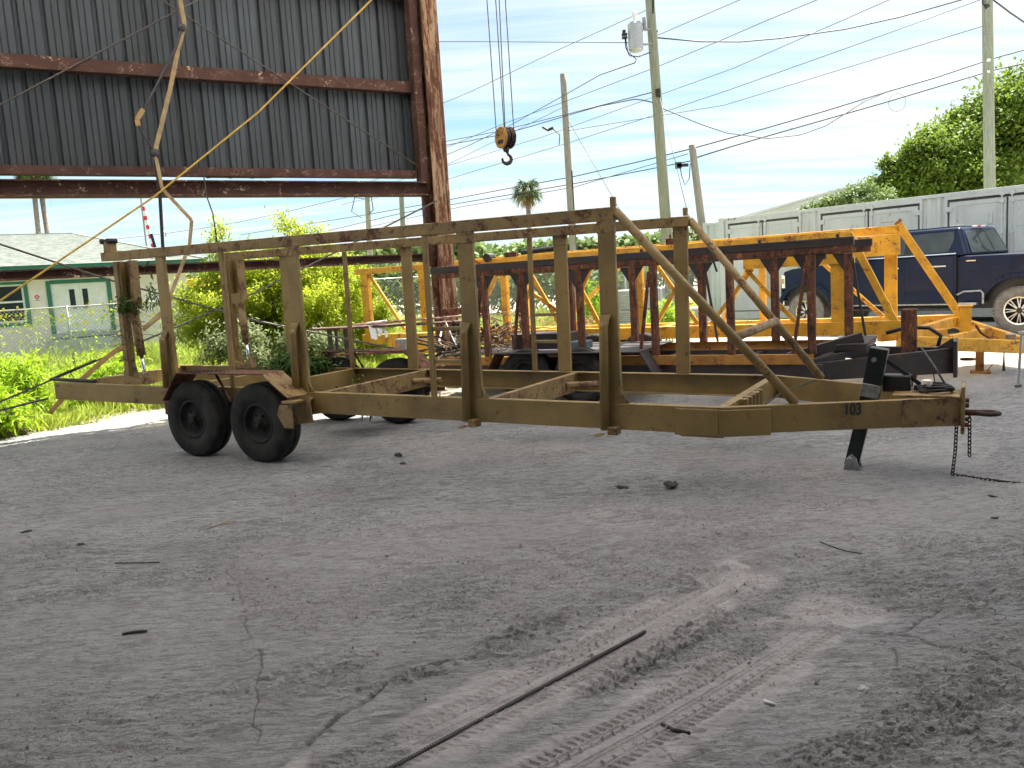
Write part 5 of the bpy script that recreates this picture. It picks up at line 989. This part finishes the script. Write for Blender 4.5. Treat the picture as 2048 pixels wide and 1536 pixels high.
grass([(2.8, 19.5), (7, 19), (9, 20.8), (6.2, 24), (3, 24)], 7000, .08, .3, 'gravel_grass', 'patchy grass in front of the grey containers')
grass([(-4.5, 24), (6, 24.8), (10, 34), (-12, 34)], 16000, .3, .9, 'field_grass', 'tall grass beyond the middle fence')
# flowers and vines on the left fence
n = 260; tt = rng.random(n); fx = -15+10.*tt; fy = 17.25+4.2*tt+rng.normal(0, .06, n); fz = 1.1+.6*rng.random(n)**.7; fb_ = MB()
for i in range(n):
    s_ = random.uniform(.015, .035); q = Vector((fx[i], fy[i]-.1, fz[i])); fb_.quad(q+Vector((-s_, 0, -s_)), q+Vector((s_, 0, -s_*.6)), q+Vector((s_*.8, -.01, s_)), q+Vector((-s_, .01, s_*.8)))
tag(obj('yellow_blossoms', fb_, 'flower', None), 'small yellow blossoms scattered along the top of the left fence', 'flowers', kind='stuff')
n = 3800; tt = rng.random(n); cl_ = fbm(tt*14, tt*3, 2); k = cl_ > .5; tt = tt[k]; n = len(tt); zz = 1.55*rng.random(n)**.8; Pt = np.stack([-19+14*tt, 15.75+5.75*tt-.12+rng.normal(0, .06, n), zz], 1)
put('fence_vines', ribbons(Pt, rdir(n, .1), rng.uniform(.04, .09, n), rng.uniform(.02, .04, n), .5, 'weed', 'fence_vines'), label='thin weeds and vines climbing the left chain link fence', cat='vines', kind='stuff')
def tree(lab, base, blobs, nleaf, size, mat='leaf_oak', name='leafy_tree', trunk=.28, group='trees behind the containers'):
    t = thing(name, lab, 'tree', (*base, 0), group=group); Pt = []; tb_ = MB(); hub = Vector((0, 0, blobs[0][2]*.45)); tb_.tube([(0, 0, -.03), tuple(hub*.5+Vector((.1, 0, 0))), tuple(hub)], [trunk, trunk*.8, trunk*.6], 8)
    tot = sum(b[3]**2 for b in blobs)
    for bx, by, bz, br in blobs:
        c = np.array([bx-base[0], by-base[1], bz]); tb_.tube([tuple(hub), tuple((np.array(hub)+c)/2+[0, 0, .2]), tuple(c)], [trunk*.45, trunk*.25, .03], 6, False)
        nc = int(26*br+10); cd = rdir(nc, .25); cc = c+cd*br*rng.uniform(.45, 1.05, (nc, 1))*np.array([1, 1, .85]); m_ = int(nleaf*br**2/tot/nc)
        for q in cc: Pt.append(q+rng.normal(0, 1, (m_, 3))*br*rng.uniform(.12, .24)*np.array([1, 1, .75]))
    Pt = np.concatenate(Pt); n = len(Pt); put('crown', ribbons(Pt, rdir(n), rng.uniform(.7, 1.4, n)*size, rng.uniform(.5, .9, n)*size, .4, mat, 'crown'), t); obj('trunk', tb_, 'bark', t, smooth=True); return t
tree('big bright leafy tree rising behind the containers at the right edge', (20.5, 34), [(20.5, 34, 6.6, 1.9), (22.5, 34, 7.3, 2.0), (18.6, 34, 5.6, 1.6), (24.5, 34.5, 6.5, 2.2), (19.6, 33.4, 4.6, 1.7), (22, 33.4, 5.0, 2.0)], 60000, .15)
tree('leafy tree sloping down left of the tall right pole', (16.6, 33), [(16.6, 33, 4.9, 1.35), (15.4, 33, 4.1, 1.0), (17.8, 33, 5.4, 1.3), (16.8, 32.6, 3.7, 1.2), (18.6, 32.6, 4.0, 1.4)], 34000, .13)
tree('duller olive shrubby tree left of the bright trees above the container roof', (12.3, 31), [(12.4, 31, 3.5, .65), (11.4, 31, 3.35, .5), (13.4, 31, 3.6, .8), (14.4, 31.3, 3.5, .7)], 9000, .10, mat='leaf_far', name='shrubby_tree', trunk=.12)
def farmass(lab, x0, x1, y, z0, z1, n, size, name):
    x = rng.uniform(x0, x1, n); top = z0+(z1-z0)*(.35+.65*fbm(x*.16+y, x*0+3, 4)); z = top*rng.random(n)**.45; Pt = np.stack([x, y+rng.normal(0, 1.5, n), z], 1)
    put(name, ribbons(Pt, rdir(n), rng.uniform(.7, 1.4, n)*size, rng.uniform(.5, .9, n)*size, .3, 'leaf_far', name), label=lab, cat='woods', kind='stuff')
farmass('distant band of trees above the yellow trailer rails', -22, 24, 82, 2.0, 6.6, 26000, .65, 'far_woods'); farmass('dense green thicket beyond the middle fence', -12, 7.0, 40, .6, 3.4, 26000, .22, 'green_thicket'); farmass('far trees behind the office and bus', -70, -20, 85, 2, 5, 9000, .6, 'far_trees')
# dirt mound
n = 90; mx = np.linspace(-1, 1, n); A_, B_2 = np.meshgrid(mx, mx, indexing='ij'); hh = np.clip(1-np.abs(A_)**1.3-np.abs(B_2)**1.3*.8, 0, 1)*6.2*(.8+.4*fbm(A_*3+4, B_2*3, 3))+(fbm(A_*14, B_2*14, 3)-.5)*.8; V = np.stack([7.5+A_*9, 92+B_2*8, hh-.3], -1).reshape(-1, 3); ix = np.arange(n*n).reshape(n, n)
Fq = np.stack([ix[:-1, :-1], ix[1:, :-1], ix[1:, 1:], ix[:-1, 1:]], -1).reshape(-1, 4); put('gravel_mound', mesh_np('gravel_mound', V, Fq, MT['mound']), label='big grey brown heap of earth beyond the trees', cat='mound')
# palms
def palm(lab, x, y, zt, rad, lean=0., dead=.3, tr_=.17):
    t = thing('palm_tree', lab, 'palm', (x, y, -.03), group='palm trees'); top = Vector((lean, 0, zt)); obj('trunk', MB().tube([(0, 0, 0), (lean*.4, 0, zt*.5), tuple(top)], [tr_*1.3, tr_, tr_], 10), 'bark', t, smooth=True)
    Pt = []; D = []; Lq = []
    for k in range(34):
        a = rng.uniform(0, 6.28); e = rng.uniform(-.5, 1.2); d = np.array([math.cos(a)*math.cos(e), math.sin(a)*math.cos(e), math.sin(e)]); st_ = np.array(top)+d*rad*.35; 
        for j in range(26):
            f_ = rng.normal(0, .5, 3); dd = d+f_*.75; Pt.append(st_+d*rng.uniform(0, .25)*rad); D.append(dd/np.linalg.norm(dd)); Lq.append(rad*rng.uniform(.35, .6))
    Pt = np.array(Pt); D = np.array(D); Lq = np.array(Lq); put('fronds', ribbons(Pt, D, Lq, np.full(len(Lq), rad*.05), 1.1, 'palm', 'fronds'), t)
    Pt = np.array(top)+rng.normal(0, .12, (260, 3))*rad+np.array([0, 0, -.15*rad]); D = rng.normal(0, .45, (260, 3)); D[:, 2] = -1.2; D /= np.linalg.norm(D, axis=1)[:, None]; put('dry_skirt', ribbons(Pt, D, rng.uniform(.4, 1.1, 260)*rad*.8, np.full(260, rad*.045), .3, 'palmdry', 'dry_skirt'), t)
palm('lone fan palm on the skyline below the crane hook', 1.95, 60, 7.9, 1.25); palm('left of the two tall palms behind the office, crown cut by the shed beam', -33.55, 60, 11.2, 1.4, .3); palm('right of the two tall palms behind the office', -32.9, 60.5, 11.0, 1.4, -.2)
# ------------------------------------------------------------------ scrap and plants on the trailers
def twigs(name, lab, c, ext, n, L_, rr, mat, parentM=None, seed=3, cat='scrap'):
    q_ = random.Random(seed); mb = MB()
    for i in range(n):
        p0 = Vector((c[0]+q_.uniform(-1, 1)*ext[0], c[1]+q_.uniform(-1, 1)*ext[1], c[2]+abs(q_.gauss(0, .5))*ext[2])); a = q_.uniform(0, 6.28); l = L_*q_.uniform(.3, 1); d = Vector((math.cos(a), math.sin(a), q_.uniform(-.15, .5)))*l
        mb.tube([p0, p0+d*.5+Vector((q_.gauss(0, .04), q_.gauss(0, .04), q_.gauss(.03, .03))), p0+d], rr*q_.uniform(.5, 1.3), 4, False)
    o = obj(name, mb, mat, None)
    if parentM is not None: o.matrix_world = parentM.copy()
    return tag(o, lab, cat, kind='stuff')
M2 = t2.matrix_world; MBg = tb.matrix_world; M3 = t3.matrix_world
twigs('dry_branches', 'heap of dry pale twigs and vines on the rusty trailer', (-.55, .6, .66), (.5, .5, .40), 190, .5, .008, 'twig', M2, 3); twigs('black_hoses', 'bundle of black hoses lying at the rear of the rusty trailer', (-.95, .3, .63), (.25, .2, .10), 26, .8, .017, 'black', M2, 5); twigs('pale_twigs', 'pale twigs lying on the lower beam of the yellow trailer', (.9, .2, .82), (.7, .1, .10), 70, .35, .006, 'strap', M3, 8)
twigs('dangling_roots', 'thin pale roots drooping from the rear of the rusty trailer', (-1.0, -.05, .45), (.15, .05, .25), 24, .25, .005, 'strap', M2, 9)
def leafpile(lab, Mx, c, ext, n, size, mat, name='plant_heap'):
    q_ = rng.normal(0, .5, (n, 3))*np.array(ext); q_[:, 2] = np.abs(q_[:, 2]); Pt = q_+np.array(c); o = put(name, ribbons(Pt, rdir(n, .2), rng.uniform(.6, 1.3, n)*size, rng.uniform(.2, .4, n)*size, 1, mat, name), label=lab, cat='plants', kind='stuff'); o.matrix_world = Mx.copy(); return o
leafpile('dark green weeds growing up over the far rear wheels of the beige trailer', MBg, (1.4, 1.72, .2), (.42, .22, .16), 1900, .09, 'leaf_dark'); leafpile('weeds dangling inside the beige trailer frame by the wheels', MBg, (2.7, 1.3, -.2), (.3, .25, .3), 420, .08, 'leaf_dark')
leafpile('dark vine tangled on the near rear mast of the beige trailer', MBg, (.46, .08, 1.02), (.16, .10, .18), 420, .055, 'leaf_dark', 'mast_vine'); twigs('vine_stems', 'thin dry vine stems wound round the near rear mast', (.42, .10, .45), (.12, .06, .9), 46, .30, .004, 'twig', MBg, 12)
leafpile('dark sprig of leaves reaching out right of the near rear mast', MBg, (.85, .1, 1.05), (.16, .04, .32), 90, .06, 'leaf_dark', 'leafy_sprig')
wt = thing('work_table', 'long narrow pipe rack table with red and white rods beyond the beige trailer', 'table', (-2.9, 12.9, 0), -12)
obj('table_top', MB().box(-.25, 2.2, 0, .4, 1.0, 1.03), 'shedrust', wt); 
for x in (.05, .32, 2.1): obj('leg', MB().box(x-.03, x+.03, .05, .10, 0, 1.0).box(x-.02, x+.02, .3, .34, 0, 1.0), 'black', wt)
rg = MB(); q_ = random.Random(5)
for a in range(7): rg.bar((-2.16+a*.035, 12.76, 1.05+q_.uniform(0, .05)), (-2.13+a*.035+q_.uniform(-.03, .03), 12.70, .93-q_.uniform(0, .12)), .045, .012, up=(0, 1, 0))
rg.bar((-2.2, 12.82, 1.07), (-1.9, 12.80, 1.09), .14, .03); tag(obj('white_rag', rg, 'white', None), 'crumpled white rag draped on the pipe rack table', 'rag'); tag(obj('steel_rod', MB().tube([(-2.4, 12.8, 1.06), (-.3, 12.3, 1.12)], .018, 6), 'flagred', None), 'reddish steel rod lying along the pipe rack table', 'rod'); tag(obj('steel_channel', MB().box(-1.0, -.35, 12.5, 12.56, 1.13, 1.23), 'brownrust', None), 'short brown channel offcut resting at the right end of the pipe rack table', 'channel')
cb3 = thing('paint_can_box', 'small grey and red box set on the flat bar left of the column', 'box', (-1.62, 11.6, .70), -25); obj('box', MB().box(0, .20, 0, .14, 0, .17), 'steel', cb3, .004); obj('label', MB().box(.01, .10, -.004, -.001, .0, .13), 'flagred', cb3)
tag(obj('flat_bar', MB().bar((-3.0, 12.2, .66), (-1.2, 11.5, .69), .10, .03), 'brownrust', None), 'rusty flat bar propped level below the small box', 'bar'); tag(obj('bar_support', MB().box(-2.9, -2.84, 12.12, 12.18, -.02, .64).box(-1.35, -1.29, 11.52, 11.58, -.02, .67), 'blacksteel', None), 'pair of short dark stands under the rusty flat bar', 'stands')
cr = thing('wooden_crate', 'low weathered wooden crate of clippings standing in the grass behind the trailer', 'crate', (-5.2, 12.6, 0), -18)
for z in (.02, .20, .38): 
    for y in (0, .6): obj('plank', MB().box(0, .95, y, y+.025, z, z+.16), 'wood', cr)
    for x in (0, .93): obj('plank', MB().box(x, x+.02, .026, .599, z, z+.16), 'wood', cr)
tag(obj('bent_sheet', MB().bar((-6.9, 10.7, .07), (-6.3, 10.5, .05), .14, .01), 'shedrust', None), 'piece of bent dark sheet lying in the weeds at the left edge', 'scrap metal')
tag(obj('guy_cable', MB().tube([(-7.6, 9.0, .1), (-6.6, 9.3, .35), (-5.55, 9.72, .54)], .014, 6), 'rope', None), 'tan rope from the trailer tail down to the left edge', 'rope')
# ------------------------------------------------------------------ litter on the floor
def gz(x, y):
    i = np.argmin(np.abs(Yr-y)); j = np.argmin(np.abs(xx-x/Yr[i])); return float(Z[i, j])
rbp = [(-.72+.05*i*1.0, 2.34+.05*i*.92) for i in range(26)]; rebar = MB().tube([(x, y, gz(x, y)*.3+.006) for x, y in rbp], .0052, 8)
for i in range(150):
    u = i/150*25; k = int(u); f_ = u-k; a, b = rbp[k], rbp[k+1]; x, y = a[0]+(b[0]-a[0])*f_, a[1]+(b[1]-a[1])*f_; zz = (gz(*a)*(1-f_)+gz(*b)*f_)*.3+.006; d = Vector((.05, .046, 0)).normalized(); rebar.tube([Vector((x, y, zz))-d*.0015, Vector((x, y, zz))+d*.0015], .0085, 8)
tag(obj('rebar_rod', rebar, 'rope', None), 'long ribbed steel rod lying across the tyre tracks', 'rod')
def clod(lab, x, y, s_, mat='blacksteel', name='dirt_clod', seed=1, fl=.5):
    q_ = random.Random(seed); mb = MB(); mb.lathe([(0, -s_), (s_*.6, -s_*.8), (s_, -.2*s_), (s_*.8, .5*s_), (s_*.4, s_*.9), (0, s_)], 9); mb.v = [Vector((v.x*(1+q_.uniform(-.3, .3)), v.y*(1+q_.uniform(-.3, .3))*1.3, (v.z+s_)*fl*(1+q_.uniform(-.35, .35)))) for v in mb.v]; o = obj(name, mb, mat, None); o.location = (x, y, gz(x, y)-.002); o.rotation_euler = (0, 0, q_.uniform(0, 3)); return tag(o, lab, 'debris')
MT['clod'] = plain('dark_dirt', (.055, .048, .043), .95, 0, .4, 30, .6)
clod('dark clod on the floor in front of the near wheels', -1.12, 7.61, .038, 'clod', seed=2, fl=.4); clod('smaller dark scrap just right of the clod by the wheels', -1.03, 7.25, .03, 'clod', seed=3, fl=.3); clod('crumpled dark lump right of centre on the floor', 1.13, 5.9, .05, 'clod', seed=4); clod('small dark lump left of the crumpled lump', .78, 6.02, .04, 'clod', seed=5, fl=.3)
clod('pale stone with a dark side near the bottom right', 1.24, 2.88, .018, 'block', 'stone', 6); clod('dark chip at the far right of the floor', 3.1, 5.2, .022, 'clod', seed=7, fl=.3); clod('small dark chip below the far right chip', 2.85, 4.75, .018, 'clod', seed=8, fl=.3); clod('small chip on the left part of the floor', -3.0, 5.4, .022, 'clod', seed=9, fl=.3); clod('tiny dark chip far left of the floor', -3.6, 5.8, .03, 'clod', seed=10, fl=.25)
def stick(lab, pts, rr, mat='clod', cat='stick'): tag(obj('stick', MB().tube([(x, y, gz(x, y)+dz) for x, y, dz in pts], rr, 6), mat, None, smooth=True), lab, cat)
stick('short dark stick lying at the left of the floor', [(-1.97, 3.81, .006), (-1.92, 3.82, .008), (-1.86, 3.835, .006)], .007); stick('curved dark strip near the tracks at the bottom', [(.46, 2.74, .004), (.49, 2.69, .008), (.54, 2.65, .004)], .007); stick('thin bent twig in the middle right of the floor', [(1.70, 4.50, .01), (1.72, 4.40, .014), (1.76, 4.31, .006), (1.84, 4.27, .008)], .0035); stick('white butt-like tube near the right tyre track', [(.86, 2.85, .006), (.89, 2.82, .006)], .006, 'white', 'tube'); stick('pale straw on the floor left of centre', [(-2.2, 5.6, .004), (-2.1, 5.75, .01)], .004, 'strap'); stick('thin dark twig at mid left of the floor', [(-2.55, 4.95, .004), (-2.4, 4.9, .012), (-2.25, 4.9, .004)], .004)
# crumbs
n = 15000; yy = 1/(1/2.1-(1/2.1-1/9.)*rng.random(n)); xx_ = rng.uniform(-.7, .7, n)*yy; k = fbm(xx_*1.5+9, yy*1.5+3, 4) > rng.uniform(.42, .60, n); xx_, yy = xx_[k], yy[k]; n = len(yy)
ii = np.clip(np.searchsorted(Yr, yy), 0, NR-1); jx = np.clip(((xx_/Yr[ii]+.76)/1.52*(NC-1)).astype(int), 0, NC-1); zz = Z[ii, jx]; sz = rng.gamma(1.5, .0024, n)+.0015
tet = np.array([[1, 0, -.3], [-.5, .87, -.3], [-.5, -.87, -.3], [.1, 0, .8]]); an = rng.random(n)*6.28; c_, s_ = np.cos(an), np.sin(an); Vt = tet[None]*sz[:, None, None]*rng.uniform(.6, 1.4, (n, 1, 3)); Vx = Vt[..., 0]*c_[:, None]-Vt[..., 1]*s_[:, None]; Vy = Vt[..., 0]*s_[:, None]+Vt[..., 1]*c_[:, None]
V = np.stack([Vx+xx_[:, None], Vy+yy[:, None], Vt[..., 2]+zz[:, None]], -1).reshape(-1, 3); Fq = (np.arange(n)[:, None, None]*4+np.array([[0, 1, 3], [1, 2, 3], [2, 0, 3]])[None]).reshape(-1, 3)
MT['crumb'] = plain('crumb', (.22, .20, .19), .95, 0, .5, 9, 0)
put('dirt_crumbs', mesh_np('dirt_crumbs', V, Fq, MT['crumb']), label='scattered crumbs of dried mud over the floor', cat='dirt', kind='stuff')
